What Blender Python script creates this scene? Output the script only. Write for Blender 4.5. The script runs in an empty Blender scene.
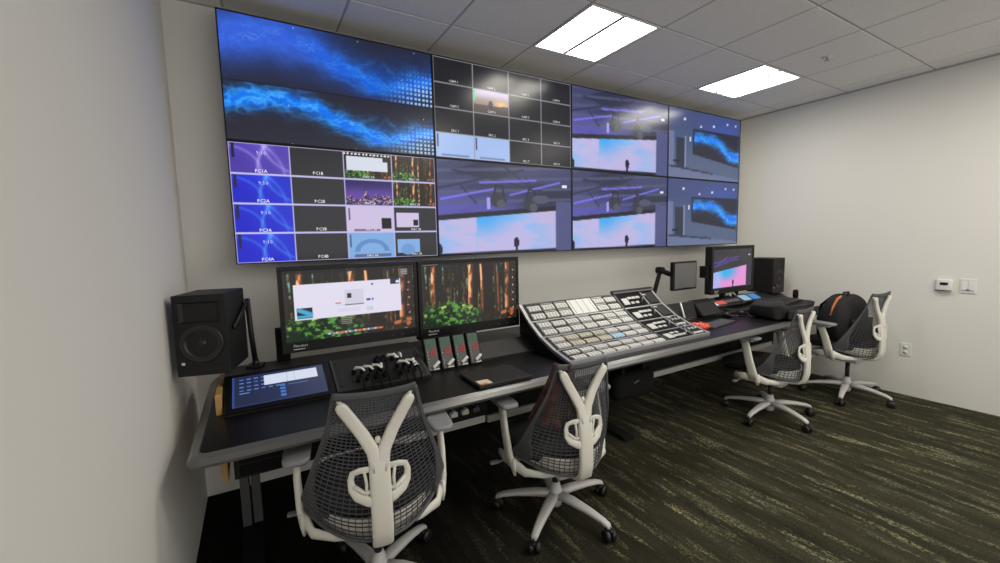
import bpy, bmesh, math, random
import numpy as np
from mathutils import Vector, Matrix, Euler
random.seed(7); RNG = np.random.RandomState(3)
PI = math.pi
SC = bpy.context.scene
COL = SC.collection
F = 1.375                      # height of the video wall's bottom edge above the floor

# ------------------------------------------------------------------ materials
def lin(c):
    return tuple(((x/12.92) if x <= .04045 else ((x+.055)/1.055)**2.4) for x in c)
def hx(r, g, b): return lin((r/255, g/255, b/255))
def mat(name, rgb, rough=.5, metal=0, noise=0, scale=30, bump=0, bscale=200, spec=.5):
    m = bpy.data.materials.new(name); m.use_nodes = True
    nt = m.node_tree; b = nt.nodes['Principled BSDF']
    b.inputs['Base Color'].default_value = (*rgb, 1); b.inputs['Roughness'].default_value = rough
    b.inputs['Metallic'].default_value = metal; b.inputs['Specular IOR Level'].default_value = spec
    tc = nt.nodes.new('ShaderNodeTexCoord')
    if noise:
        n = nt.nodes.new('ShaderNodeTexNoise'); n.inputs['Scale'].default_value = scale; n.inputs['Detail'].default_value = 4
        r = nt.nodes.new('ShaderNodeValToRGB')
        r.color_ramp.elements[0].color = (*[c*(1-noise) for c in rgb], 1); r.color_ramp.elements[1].color = (*[min(1, c*(1+noise)) for c in rgb], 1)
        r.color_ramp.elements[0].position = .3; r.color_ramp.elements[1].position = .7
        nt.links.new(tc.outputs['Object'], n.inputs['Vector']); nt.links.new(n.outputs['Fac'], r.inputs['Fac']); nt.links.new(r.outputs['Color'], b.inputs['Base Color'])
    if bump:
        n2 = nt.nodes.new('ShaderNodeTexNoise'); n2.inputs['Scale'].default_value = bscale; n2.inputs['Detail'].default_value = 3
        bp = nt.nodes.new('ShaderNodeBump'); bp.inputs['Strength'].default_value = bump; bp.inputs['Distance'].default_value = .002
        nt.links.new(tc.outputs['Object'], n2.inputs['Vector']); nt.links.new(n2.outputs['Fac'], bp.inputs['Height']); nt.links.new(bp.outputs['Normal'], b.inputs['Normal'])
    return m
def emit_mat(name, rgb, s):
    m = bpy.data.materials.new(name); m.use_nodes = True
    b = m.node_tree.nodes['Principled BSDF']; b.inputs['Base Color'].default_value = (.8, .8, .78, 1) if s > 2 else (.01, .01, .01, 1)
    b.inputs['Emission Color'].default_value = (*rgb, 1); b.inputs['Emission Strength'].default_value = s
    return m
def screen_mat():
    m = bpy.data.materials.new('display_glass'); m.use_nodes = True
    nt = m.node_tree; b = nt.nodes['Principled BSDF']
    a = nt.nodes.new('ShaderNodeAttribute'); a.attribute_name = 'Col'
    b.inputs['Base Color'].default_value = (.006, .006, .007, 1); b.inputs['Roughness'].default_value = .24
    b.inputs['Specular IOR Level'].default_value = .34
    nt.links.new(a.outputs['Color'], b.inputs['Emission Color']); b.inputs['Emission Strength'].default_value = .72
    return m
def carpet_mat():
    m = bpy.data.materials.new('carpet_planks'); m.use_nodes = True
    nt = m.node_tree; N = nt.nodes; L = nt.links; b = N['Principled BSDF']
    tc = N.new('ShaderNodeTexCoord')
    def noise(scl, sc, det=4, rough=.6):
        mp = N.new('ShaderNodeMapping'); mp.inputs['Scale'].default_value = scl; L.new(tc.outputs['Object'], mp.inputs['Vector'])
        n = N.new('ShaderNodeTexNoise'); n.inputs['Scale'].default_value = sc; n.inputs['Detail'].default_value = det; n.inputs['Roughness'].default_value = rough
        L.new(mp.outputs['Vector'], n.inputs['Vector']); return n.outputs['Fac']
    def ramp(f, a, c, ca=(0, 0, 0, 1), cb=(1, 1, 1, 1)):
        r = N.new('ShaderNodeValToRGB'); r.color_ramp.elements[0].position = a; r.color_ramp.elements[1].position = c
        r.color_ramp.elements[0].color = ca; r.color_ramp.elements[1].color = cb; L.new(f, r.inputs['Fac']); return r.outputs['Color']
    def mixc(f, a, c):
        x = N.new('ShaderNodeMix'); x.data_type = 'RGBA'; L.new(f, x.inputs[0]); L.new(a, x.inputs[6]); L.new(c, x.inputs[7]); return x.outputs[2]
    def math_(op, a, c):
        x = N.new('ShaderNodeMath'); x.operation = op
        for i, v in enumerate((a, c)):
            if isinstance(v, (int, float)): x.inputs[i].default_value = v
            else: L.new(v, x.inputs[i])
        return x.outputs[0]
    base = ramp(noise((9, 1.3, 1), 1.0), .3, .72, (.018, .017, .0105, 1), (.051, .0475, .029, 1))
    streak = ramp(noise((17, 2.3, 1), 1.0, 5, .70), .52, .61)
    green = ramp(noise((5, .9, 1), 1.3, 2), .38, .62, (.195, .212, .142, 1), (.34, .302, .155, 1))
    fine = ramp(noise((120, 60, 1), 1.0, 2), .44, .56)
    mask = math_('MULTIPLY', streak, fine)
    big = ramp(noise((2.2, .9, 1), 1.1, 2), .38, .6)
    mask = math_('MULTIPLY', mask, math_('MULTIPLY_ADD' if False else 'MAXIMUM', big, .5))
    # carpet colour blends by position, near-black at the desk's left end, green further out
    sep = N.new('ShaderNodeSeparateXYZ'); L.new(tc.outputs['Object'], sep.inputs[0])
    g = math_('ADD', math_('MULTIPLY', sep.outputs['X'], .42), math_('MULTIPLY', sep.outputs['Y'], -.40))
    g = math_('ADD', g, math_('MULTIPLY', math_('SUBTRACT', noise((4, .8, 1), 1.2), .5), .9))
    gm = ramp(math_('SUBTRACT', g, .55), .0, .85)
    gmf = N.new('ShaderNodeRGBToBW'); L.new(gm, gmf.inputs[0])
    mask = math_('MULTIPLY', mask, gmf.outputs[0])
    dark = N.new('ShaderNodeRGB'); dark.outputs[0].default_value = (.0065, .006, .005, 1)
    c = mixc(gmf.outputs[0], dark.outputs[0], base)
    speck = ramp(noise((240, 120, 1), 1.0, 2), .3, .7, (.45, .45, .45, 1), (1.5, 1.5, 1.5, 1))
    mu = N.new('ShaderNodeMix'); mu.data_type = 'RGBA'; mu.blend_type = 'MULTIPLY'; mu.inputs[0].default_value = 1; L.new(c, mu.inputs[6]); L.new(speck, mu.inputs[7]); c = mu.outputs[2]
    c = mixc(mask, c, green)
    L.new(c, b.inputs['Base Color']); b.inputs['Roughness'].default_value = .95; b.inputs['Specular IOR Level'].default_value = .1
    bp = N.new('ShaderNodeBump'); bp.inputs['Strength'].default_value = .5; bp.inputs['Distance'].default_value = .004
    L.new(noise((220, 90, 1), 1.0, 2), bp.inputs['Height']); L.new(bp.outputs['Normal'], b.inputs['Normal'])
    return m

M = dict(
    wall=mat('painted_wall', (.74, .725, .68), .85, bump=.04, bscale=140),
    tile=mat('ceiling_tile', (.76, .74, .71), .95, noise=.035, scale=60, bump=.15, bscale=260),
    grid=mat('ceiling_grid', (.40, .385, .37), .8),
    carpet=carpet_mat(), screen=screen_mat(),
    black=mat('black_plastic', (.007, .007, .0075), .45, spec=.35),
    bezel=mat('bezel_black', (.005, .005, .0055), .4, spec=.3),
    matte=mat('matte_black', (.006, .006, .006), .8, spec=.2),
    desk=mat('desk_black_laminate', (.006, .006, .0065), .38, bump=.05, bscale=400, spec=.35),
    edge=mat('desk_edge_grey', (.085, .084, .082), .32, spec=.8),
    riser=mat('riser_charcoal', (.018, .0175, .017), .5, bump=.08, bscale=500, spec=.35),
    dgrey=mat('dark_grey_metal', (.06, .06, .062), .45, .3),
    leg=mat('leg_grey_metal', (.11, .11, .115), .45, .3),
    bar=mat('pale_grey_bar', (.42, .41, .38), .5),
    oak=mat('oak_panel', (.50, .30, .10), .5, noise=.15, scale=14),
    chairwhite=mat('chair_white_plastic', (.70, .68, .61), .45),
    chairbase=mat('chair_base_grey', (.52, .51, .50), .4),
    mesh=mat('chair_web_charcoal', (.062, .064, .070), .55),
    rim=mat('chair_rim_charcoal', (.070, .072, .078), .55),
    pad=mat('armpad_grey', (.23, .235, .245), .6),
    seat=mat('seat_fabric', (.014, .014, .016), .9, bump=.3, bscale=500),
    castor=mat('caster_black', (.008, .008, .008), .4),
    chrome=mat('chrome', (.6, .6, .6), .25, 1),
    spk=mat('speaker_black', (.007, .007, .0075), .5, bump=.1, bscale=600, spec=.35),
    cone=mat('speaker_cone', (.012, .012, .013), .32),
    white=mat('white_plastic', (.72, .72, .70), .5),
    cap=mat('key_cap_white', (.60, .59, .56), .4),
    capwarm=mat('key_cap_ivory', (.50, .47, .37), .4),
    capblue=mat('key_cap_blue', (.40, .58, .72), .4),
    swface=mat('switcher_face', (.008, .008, .009), .5, spec=.3),
    alu=mat('aluminium', (.42, .42, .42), .4, .8),
    red=mat('red_print', (.45, .035, .03), .5),
    paintface=mat('panel_face', (.075, .085, .08), .5),
    green=mat('panel_green', (.03, .10, .06), .5),
    sticker=mat('sticker_cream', (.75, .62, .48), .6),
    orange=mat('sticker_orange', (.65, .22, .06), .6),
    bag=mat('bag_nylon', (.007, .007, .008), .75, bump=.5, bscale=60),
    jacket=mat('jacket_cloth', (.050, .019, .015), .9, noise=.8, scale=22, bump=.5, bscale=80),
    redpack=mat('red_wrap', (.62, .07, .03), .45, bump=.6, bscale=60),
    lamp=emit_mat('lamp_diffuser', (1.0, .955, .86), 13.5),
    lcdred=emit_mat('lit_red_display', hx(230, 80, 60), .65),
    lcdblue=emit_mat('lit_blue_display', hx(70, 150, 225), .55),
    lcdpale=emit_mat('lit_pale_display', hx(170, 215, 235), .5),
    lcdgrey=emit_mat('lit_grey_display', hx(130, 125, 115), .3),
)

# ------------------------------------------------------------------ mesh helpers
class MB:
    def __init__(s): s.bm = bmesh.new(); s.smooth = False
    def add(s, verts, faces, smooth=False):
        vs = [s.bm.verts.new(v) for v in verts]
        for f in faces:
            try:
                fc = s.bm.faces.new([vs[i] for i in f]); fc.smooth = smooth
            except ValueError: pass
        return vs
    def box(s, c, d, rot=None, bev=0, seg=2):
        t = bmesh.new(); bmesh.ops.create_cube(t, size=1)
        for v in t.verts: v.co = Vector((v.co.x*d[0], v.co.y*d[1], v.co.z*d[2]))
        if bev: bmesh.ops.bevel(t, geom=t.edges[:], offset=min(bev, min(d)*.49), segments=seg, affect='EDGES', profile=.5)
        R = Euler(rot).to_matrix() if rot else Matrix.Identity(3)
        c = Vector(c); t.verts.index_update()
        s.add([R @ v.co + c for v in t.verts], [[v.index for v in f.verts] for f in t.faces], bool(bev) and seg > 2)
        t.free(); return s
    def bx(s, x0, x1, y0, y1, z0, z1, bev=0, seg=2):
        return s.box(((x0+x1)/2, (y0+y1)/2, (z0+z1)/2), (abs(x1-x0), abs(y1-y0), abs(z1-z0)), None, bev, seg)
    def tube(s, pts, r, n=8, cap=True, flat=None, up=None, sq=1.0):
        """sweep along pts; r number or list; flat=(a,b) elliptic scale with up axis"""
        P = [Vector(p) for p in pts]; k = len(P)
        R = r if isinstance(r, (list, tuple)) else [r]*k
        rings = []; U = Vector(up) if up else None; prev = None
        for i in range(k):
            t = (P[min(i+1, k-1)]-P[max(i-1, 0)]).normalized()
            if U is not None: a = U
            elif prev is None: a = Vector((0, 0, 1)) if abs(t.z) < .9 else Vector((1, 0, 0))
            else: a = prev
            e1 = (a - t*a.dot(t)).normalized(); e2 = t.cross(e1); prev = e1
            fa, fb = flat if flat else (1, 1)
            pw = lambda q: math.copysign(abs(q)**sq, q)
            rings.append([P[i] + e1*(R[i]*fa*pw(math.cos(2*PI*(j+.5)/n))) + e2*(R[i]*fb*pw(math.sin(2*PI*(j+.5)/n))) for j in range(n)])
        V = [v for g in rings for v in g]
        Fc = [[i*n+j, i*n+(j+1) % n, (i+1)*n+(j+1) % n, (i+1)*n+j] for i in range(k-1) for j in range(n)]
        if cap: Fc += [list(range(n))[::-1], [(k-1)*n+j for j in range(n)]]
        s.add(V, Fc, n > 4); return s
    def lathe(s, prof, c=(0, 0, 0), axis='z', n=24, R=None):
        V = []; 
        for (r, h) in prof:
            for j in range(n):
                a = 2*PI*j/n; p = Vector((r*math.cos(a), r*math.sin(a), h))
                if axis == 'y': p = Vector((p.x, -h, p.y))
                elif axis == 'x': p = Vector((h, p.x, p.y))
                if R: p = R @ p
                V.append(p+Vector(c))
        k = len(prof)
        Fc = [[i*n+j, i*n+(j+1) % n, (i+1)*n+(j+1) % n, (i+1)*n+j] for i in range(k-1) for j in range(n)]
        Fc += [list(range(n))[::-1], [(k-1)*n+j for j in range(n)]]
        s.add(V, Fc, True); return s
    def prism(s, poly, a, b, axis='x', bev=0):
        """poly in the two other axes (yz for x, xz for y, xy for z), extruded a..b"""
        def mk(p, h): return {'x': (h, p[0], p[1]), 'y': (p[0], h, p[1]), 'z': (p[0], p[1], h)}[axis]
        n = len(poly)
        s.add([mk(p, a) for p in poly]+[mk(p, b) for p in poly],
              [list(range(n))[::-1], [n+i for i in range(n)]]+[[i, (i+1) % n, n+(i+1) % n, n+i] for i in range(n)])
        return s
    def sheet(s, f, nu, nv, th=None, closed=True):
        """grid surface f(u,v)->Vector, u,v in 0..1; th gives a thickness along normals"""
        G = [[Vector(f(i/nu, j/nv)) for i in range(nu+1)] for j in range(nv+1)]
        def idx(i, j): return j*(nu+1)+i
        V = [p for row in G for p in row]
        Fc = [[idx(i, j), idx(i+1, j), idx(i+1, j+1), idx(i, j+1)] for j in range(nv) for i in range(nu)]
        if th:
            nrm = []
            for j in range(nv+1):
                for i in range(nu+1):
                    du = G[j][min(i+1, nu)]-G[j][max(i-1, 0)]; dv = G[min(j+1, nv)][i]-G[max(j-1, 0)][i]
                    q = du.cross(dv); nrm.append(q.normalized() if q.length > 1e-9 else Vector((0, 1, 0)))
            o = len(V); V = V+[v+n_*th for v, n_ in zip(V, nrm)]
            Fc = [f_[::-1] for f_ in Fc]+[[x+o for x in f_] for f_ in Fc]
            ring = [idx(i, 0) for i in range(nu)]+[idx(nu, j) for j in range(nv)]+[idx(i, nv) for i in range(nu, 0, -1)]+[idx(0, j) for j in range(nv, 0, -1)]
            m_ = len(ring)
            Fc += [[ring[k], ring[(k+1) % m_], ring[(k+1) % m_]+o, ring[k]+o] for k in range(m_)]
        s.add(V, Fc, True); return s
    def build(s, name, m, parent=None, off=(0, 0, 0), label=None):
        bmesh.ops.recalc_face_normals(s.bm, faces=s.bm.faces[:])
        if any(off):
            bmesh.ops.translate(s.bm, verts=s.bm.verts[:], vec=-Vector(off))
        me = bpy.data.meshes.new(name); s.bm.to_mesh(me); s.bm.free(); me.materials.append(m)
        o = bpy.data.objects.new(name, me); COL.objects.link(o)
        if parent: o.parent = parent
        elif any(off): o.location = off
        if label: o['label'] = label
        return o
def tag(o, label, cat, group=None, kind=None):
    o['label'] = label; o['category'] = cat
    if group: o['group'] = group
    if kind: o['kind'] = kind
    return o
def thing(name, label, cat, loc=(0, 0, 0), rz=0, group=None, rot=None):
    o = bpy.data.objects.new(name, None); COL.objects.link(o); o.empty_display_size = .05
    o.location = loc; o.rotation_euler = rot if rot else (0, 0, rz)
    return tag(o, label, cat, group)
def struct(o): o['kind'] = 'structure'; return o
def kids(o): return [c for c in bpy.data.objects if c.parent == o]
def dup(root, loc=None, rz=None, label=None, group=None):
    def cp(o, par):
        c = o.copy(); COL.objects.link(c); c.parent = par
        for ch in kids(o): cp(ch, c)
        return c
    r = cp(root, None)
    if loc is not None: r.location = loc
    if rz is not None: r.rotation_euler = (0, 0, rz)
    if label: r['label'] = label
    if group: r['group'] = group
    return r

# ------------------------------------------------------------------ room
XL, XR, YB, YF, ZC = -.246, 5.095, .165, -4.6, 2.81
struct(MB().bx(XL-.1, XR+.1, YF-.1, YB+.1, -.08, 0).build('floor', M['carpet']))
struct(MB().bx(XL-.12, XL, YF-.1, YB+.12, 0, ZC+.1).build('wall_left', M['wall']))
struct(MB().bx(XR, XR+.12, YF-.1, YB+.12, 0, ZC+.1).build('wall_right', M['wall']))
struct(MB().bx(XL, XR, YB, YB+.12, 0, ZC+.1).build('wall_back', M['wall']))
T = .605; X0 = .032; Y0 = -.262
LIGHTS = [(3, 1), (6, 1), (3, 4), (6, 4), (3, 6), (6, 6)]     # lay-in tile cells holding a light; last four are added unseen fill
xs = [XL]+[X0+T*k for k in range(0, 9)]+[XR]; xs = [x for x in xs if x <= XR]
ys = [YB]+[Y0-T*k for k in range(0, 8)]+[YF]; ys = [y for y in ys if y >= YF]
m = MB(); m.bx(XL-.1, XR+.1, YF-.1, YB+.1, ZC+.012, ZC+.06)
for i in range(len(xs)-1):
    for j in range(len(ys)-1):
        if (i-1, j-1) in [(a, b-1) for a, b in LIGHTS]: continue
        g = .0065; 
        if xs[i+1]-xs[i] < .03 or ys[j]-ys[j+1] < .03: continue
        m.bx(xs[i]+g, xs[i+1]-g, ys[j+1]+g, ys[j]-g, ZC, ZC+.012, .003, 1)
struct(m.build('ceiling', M['tile']))
m = MB()
for x in xs[1:-1]: m.bx(x-.011, x+.011, YF, YB, ZC+.0035, ZC+.009)
for y in ys[1:-1]: m.bx(XL, XR, y-.011, y+.011, ZC+.004, ZC+.0095)
struct(m.build('trim_1', M['grid']))
m = MB(); m.bx(XR-.016, XR-.0005, YF, YB, ZC-.012, ZC+.003); m.bx(XL, XR, YB-.012, YB-.0005, ZC-.008, ZC+.003)
struct(m.build('trim_2', M['grid']))
LBL = ['lit square ceiling light above the dark sixteen-tile wall display', 'lit square ceiling light above the far end of the desk, beside the right wall',
       'added fill light out of view, in the middle of the ceiling row over the camera position', 'added fill light out of view, in the ceiling row over the camera position, by the right wall',        'added fill light out of view, in the ceiling row by the open front, middle', 'added fill light out of view, in the ceiling row by the open front, beside the right wall']
for (i, j), lb in zip(LIGHTS, LBL):
    x0 = X0+T*i; y1 = Y0-T*(j-1); y0 = y1-T; cx, cy = (x0+x0+T)/2, (y0+y1)/2
    t = thing('ceiling_light', lb, 'ceiling light', (cx, cy, ZC))
    h = T/2-.008
    f = MB(); w = .012
    f.bx(-h, h, h-w, h, -.004, .03); f.bx(-h, h, -h, -h+w, -.004, .03); f.bx(-h, -h+w, -h+w, h-w, -.004, .03); f.bx(h-w-.02, h, -h+w, h-w, -.004, .03)
    f.bx(-h, h, -h, h, .03, .04)
    f.build('frame', M['white'], t)
    k = h-w
    for a, b in ((-k, -.040), (.045, k-.02)):
        d = MB(); d.sheet(lambda u, v, a=a, b=b: (a+(b-a)*u, -k+2*k*v, .012-.012*math.sin(PI*u)), 4, 1); d.build('diffuser', M['lamp'], t)
    MB().bx(-.040, -.016, -k, k, -.003, .02).build('divider', M['leg'], t)
    MB().bx(-.016, .036, -k, k, .004, .008).build('center_diffuser', M['lamp'], t)
    MB().bx(.036, .045, -k, k, -.002, .02).build('divider', M['white'], t)
t = thing('fire_sprinkler', 'small metal fire sprinkler in the ceiling beside the light near the right wall', 'sprinkler', (3.95, -1.16, ZC))
MB().lathe([(.002, -.003), (.034, -.004), (.036, 0), (.03, .001)], n=20).build('escutcheon', M['white'], t)
m = MB().lathe([(.001, -.030), (.017, -.029), (.018, -.026), (.004, -.024), (.007, -.012), (.008, -.003)], n=14); m.tube([(-.012, 0, -.003), (-.013, 0, -.02), (0, 0, -.028), (.013, 0, -.02), (.012, 0, -.003)], .0025, 6)
m.build('deflector', M['alu'], t)

# wall devices
t = thing('thermostat', 'white wall thermostat with a small dark screen on the right wall', 'thermostat', (XR, -1.628, 1.012))
MB().bx(-.026, 0, -.048, .048, -.052, .055, .008, 3).build('body', M['white'], t)
MB().bx(-.030, -.027, -.026, .022, .008, .03).build('display', M['black'], t)
MB().bx(-.031, -.027, -.05, .05, -.042, -.034).build('vent_slot', M['dgrey'], t)
t = thing('light_switch', 'white double rocker light switch plate beside the thermostat', 'light switch', (XR, -1.765, 1.02))
MB().bx(-.008, 0, -.048, .048, -.06, .06, .004, 2).build('cover_plate', M['white'], t)
for y in (-.021, .021): MB().box((-.010, y, 0), (.008, .032, .068), (0, .06, 0), .002).build('rocker', M['white'], t)
MB().bx(-.016, -.008, -.012, .008, -.034, -.026, .001).build('slider', M['dgrey'], t)
t = thing('wall_outlet', 'white power outlet low on the right wall', 'outlet', (XR, -1.415, .415))
MB().bx(-.007, 0, -.037, .037, -.058, .058, .003, 2).build('cover_plate', M['white'], t)
for z in (-.022, .022):
    o = MB().lathe([(.018, 0), (.018, .003), (.001, .0032)], (-.007, 0, z), 'x', 18, Matrix.Scale(-1, 3, (1, 0, 0))).build('socket', M['white'], t)
    MB().bx(-.0108, -.0098, -.008, -.005, z-.006, z+.006).build('slot', M['dgrey'], o); MB().bx(-.0108, -.0098, .005, .008, z-.006, z+.006).build('slot', M['dgrey'], o)

# ------------------------------------------------------------------ screen pictures (computed colours of lit pixels)
def S(r, g, b): return np.array([r, g, b], float)/255
class Noise:
    def __init__(s, seed): s.t = np.random.RandomState(seed).rand(64, 64)
    def __call__(s, x, y):
        xi = np.floor(x).astype(int); yi = np.floor(y).astype(int); fx = x-xi; fy = y-yi
        fx = fx*fx*(3-2*fx); fy = fy*fy*(3-2*fy); g = lambda a, b: s.t[a % 64, b % 64]
        return (g(xi, yi)*(1-fx)+g(xi+1, yi)*fx)*(1-fy)+(g(xi, yi+1)*(1-fx)+g(xi+1, yi+1)*fx)*fy
N1, N2, N3 = Noise(1), Noise(2), Noise(3)
def fbm(n, x, y, o=4):
    s = 0; a = .5
    for k in range(o): s = s+a*n(x*2**k, y*2**k); a *= .5
    return s
def sm(a, b, x):
    t = np.clip((x-a)/(b-a), 0, 1); return t*t*(3-2*t)
def mixf(c, d, m): return c*(1-m[..., None])+d*m[..., None]
def rect(c, u, v, u0, u1, v0, v1, col, a=1.0):
    m = ((u >= u0) & (u <= u1) & (v >= v0) & (v <= v1)).astype(float)*a
    return mixf(c, np.asarray(col)*np.ones(3), m)
def ell(c, u, v, cu, cv, ru, rv, col, a=1.0):
    m = ((((u-cu)/ru)**2+((v-cv)/rv)**2) < 1).astype(float)*a
    return mixf(c, np.asarray(col)*np.ones(3), m)
def seg(c, u, v, p, q, w, col, a=1.0, asp=1.78):
    pu, pv = p; qu, qv = q; dx = (qu-pu)*asp; dy = qv-pv; L2 = dx*dx+dy*dy
    t = np.clip(((u-pu)*asp*dx+(v-pv)*dy)/L2, 0, 1)
    d = np.hypot((u-pu)*asp-t*dx, (v-pv)-t*dy)
    return mixf(c, np.asarray(col)*np.ones(3), sm(w*1.4, w*.6, d)*a)
def nebula(u, v, bright, ph=0, asp=3.5):
    """blue smoke wave over charcoal, u,v 0..1 in the strip"""
    x = u*asp; wx = fbm(N1, x*3+ph, v*3)*.9-.45; wy = fbm(N2, x*3, v*3+ph)*.5-.25
    yc = .56+.17*np.sin(u*5.9+.25)-.16*sm(.3, .75, u)+.10*sm(.6, .9, u)
    d = (v-yc+wy*.55)
    body = np.exp(-(d/.17)**2)*(.35+.9*fbm(N3, x*4+wx*2+ph, v*6+wy*4))
    rid = 1-np.abs(2*fbm(N2, x*3.5+wx*3, v*9+wy*6+ph)-1)*2.4; rid = np.clip(rid, 0, 1)**2
    wisps = np.clip(rid, 0, 1)*np.exp(-(d/.24)**2)
    rid2 = np.clip(1-np.abs(2*fbm(N3, x*6+wx*5+ph, v*15+wy*9, 3)-.95)*4.2, 0, 1)**1.5
    base = S(38, 39, 54)*np.ones(u.shape+(3,))
    c = mixf(base, S(6, 112, 240), np.clip(body*1.5, 0, 1))
    c = mixf(c, S(60, 170, 255), np.clip(wisps*.9, 0, 1))
    if bright:
        c = mixf(c, S(60, 120, 255), .65*np.exp(-(d/.42)**2)*sm(.75, .15, u))
        c = mixf(c, S(120, 120, 240), .5*np.exp(-(d/.30)**2)*sm(.65, .2, u))
        c = mixf(c, S(20, 70, 190), .45*np.exp(-(d/.45)**2))
    st = (N1(x*61, v*47) > .985).astype(float); c = mixf(c, S(200, 215, 255), st)
    c = mixf(c, S(130, 205, 255), np.clip(rid2-.35, 0, 1)*(.9 if not bright else .45)*np.exp(-(d/.15)**2))
    gu = np.abs((u*asp*12.5) % 1-.5); gv = np.abs((v*12) % 1-.5)
    dots = ((gu < .25) & (gv < .27)).astype(float)*sm(.72, .98, u+.16*(.35-v))*sm(.78, .25, v)
    return mixf(c, S(175, 215, 255), np.clip(dots*.9, 0, 1))
def forest(u, v, seed=0, teal=1):
    """backlit redwoods: lit trunks, bright gaps of leaves, green undergrowth"""
    one = np.ones(u.shape+(3,))
    gaps = fbm(N1, u*34+seed, v*4.5, 3)*.6+fbm(N2, u*46+seed*3, v*22, 3)*.4
    c = mixf(S(20, 22, 18)*one, S(105, 110, 62), sm(.42, .62, gaps)); c = mixf(c, S(225, 215, 150), sm(.58, .74, gaps)*sm(.2, .45, v))
    c = mixf(c, S(90, 190, 215), sm(.50, .66, gaps)*sm(.50, .95, v)*teal*.8)
    for k, (cu, w, lit) in enumerate(((.02, .016, .1), (.065, .012, 0), (.12, .030, 1), (.185, .013, 0), (.225, .016, .1), (.285, .016, .2), (.33, .010, 0), (.375, .022, 0), (.43, .014, .3), (.5, .036, 1), (.555, .012, 0), (.615, .026, .9), (.675, .058, 0), (.765, .014, .2), (.80, .020, .45), (.855, .012, 0), (.905, .036, .75), (.965, .022, .1))):
        cc = cu+.005*np.sin(v*5+k)
        d = (u-cc)/w; mk = sm(1.1, .85, np.abs(d)); lt = sm(.75, -.7, d)*lit*(.35+.95*sm(.30, .62, fbm(N1, u*40+k, v*9+seed)))
        t = mixf(S(30, 23, 20)*one, S(232, 128, 70), np.clip(lt, 0, 1)); t = mixf(t, S(255, 200, 150), np.clip(lt-.65, 0, 1)*1.6)
        c = c*(1-mk[..., None])+t*mk[..., None]
    gv = .31+.07*np.sin(u*7)-.12*sm(.45, .75, u)+.05*(fbm(N3, u*20, v*0+seed)-.5); gm = sm(gv+.04, gv-.04, v)
    n = fbm(N2, u*36, v*22+seed)
    gr = mixf(S(20, 40, 22)*one, S(90, 150, 62), sm(.40, .62, n)); gr = mixf(gr, S(215, 220, 110), sm(.58, .72, fbm(N3, u*30, v*20))*sm(.10, .32, v))
    gr = mixf(gr, S(38, 30, 27), sm(.50, .62, u)*.85); gr = mixf(gr, S(225, 120, 75), sm(.58, .68, fbm(N1, u*18, v*9+2))*sm(.78, .82, u)*.8)
    return c*(1-gm[..., None])+gr*gm[..., None]
def stage(u, v):
    c = mixf(S(66, 70, 108)*np.ones(u.shape+(3,)), S(46, 50, 76), sm(.35, .65, fbm(N1, u*3, v*7-u*2)))
    c = mixf(c, S(108, 98, 225), sm(.82, .5, v)*.55*sm(.85, .3, u))
    for i in range(5): c = seg(c, u, v, (-.1, .98-.11*i), (1.1, 1.16-.13*i), .017, S(84, 90, 120), .8)
    for p, q in (((0, .7), (.6, .95)), ((.1, .9), (.75, .72)), ((.15, .74), (.25, .56)), ((.45, .98), (.72, .68)), ((.62, .86), (.7, .7))): c = seg(c, u, v, p, q, .012, S(46, 50, 76), .9)
    for p, q in (((.02, .59), (.38, .72)), ((.28, .78), (.7, .84)), ((.5, .66), (.9, .83))): c = seg(c, u, v, p, q, .012, S(125, 120, 250), .8)
    c = rect(c, u, v, .92, .96, .77, .80, S(235, 240, 255))
    line = .42+.145*u                                # dark valance over a big lit stage screen
    dk = sm(.006, -.006, v-line)*sm(.008, -.008, u-.86); c = mixf(c, S(30, 30, 46), dk)
    ins = sm(.006, -.006, v-line+.055)*sm(-.006, .006, v-.015-.02*u)*sm(.008, -.008, u-.865)
    sc = mixf(S(190, 184, 228)*np.ones(u.shape+(3,)), S(146, 186, 240), sm(.35, .6, fbm(N3, u*4, v*7)))
    sc = mixf(sc, S(60, 170, 245), sm(.10, .42, v-.25*np.abs(u-.33))*sm(.62, .28, u)*(u > .25))
    sc = mixf(sc, S(204, 180, 218), sm(.6, .85, u)*.5); sc = mixf(sc, S(150, 185, 235), sm(.02, .0, np.abs(u-.25))*.35)
    c = mixf(c, np.zeros(3), ins)+sc*ins[..., None]
    c = mixf(c, S(88, 92, 142), ((u > .865) & (v < .60)).astype(float)*.8)
    for cu, cv in ((.41, .60), (.66, .57)):
        c = ell(c, u, v, cu, cv, .062, .085, S(52, 56, 72)); c = ell(c, u, v, cu+.02, cv-.05, .032, .05, S(80, 84, 98))
        c = seg(c, u, v, (cu-.03, cv+.06), (cu-.02, cv+.16), .010, S(34, 36, 52)); c = seg(c, u, v, (cu-.02, cv+.16), (cu+.03, cv+.15), .010, S(34, 36, 52)); c = seg(c, u, v, (cu+.03, cv+.15), (cu+.04, cv+.05), .010, S(34, 36, 52))
    c = rect(c, u, v, .325, .35, .50, .62, S(160, 160, 235)); c = ell(c, u, v, .74, .62, .07, .05, S(80, 84, 104))
    c = ell(c, u, v, .54, .115, .022, .062, S(30, 20, 58)); c = rect(c, u, v, .53, .55, .02, .1, S(40, 30, 70)); c = ell(c, u, v, .0, .06, .02, .07, S(30, 25, 55))
    return c
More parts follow.
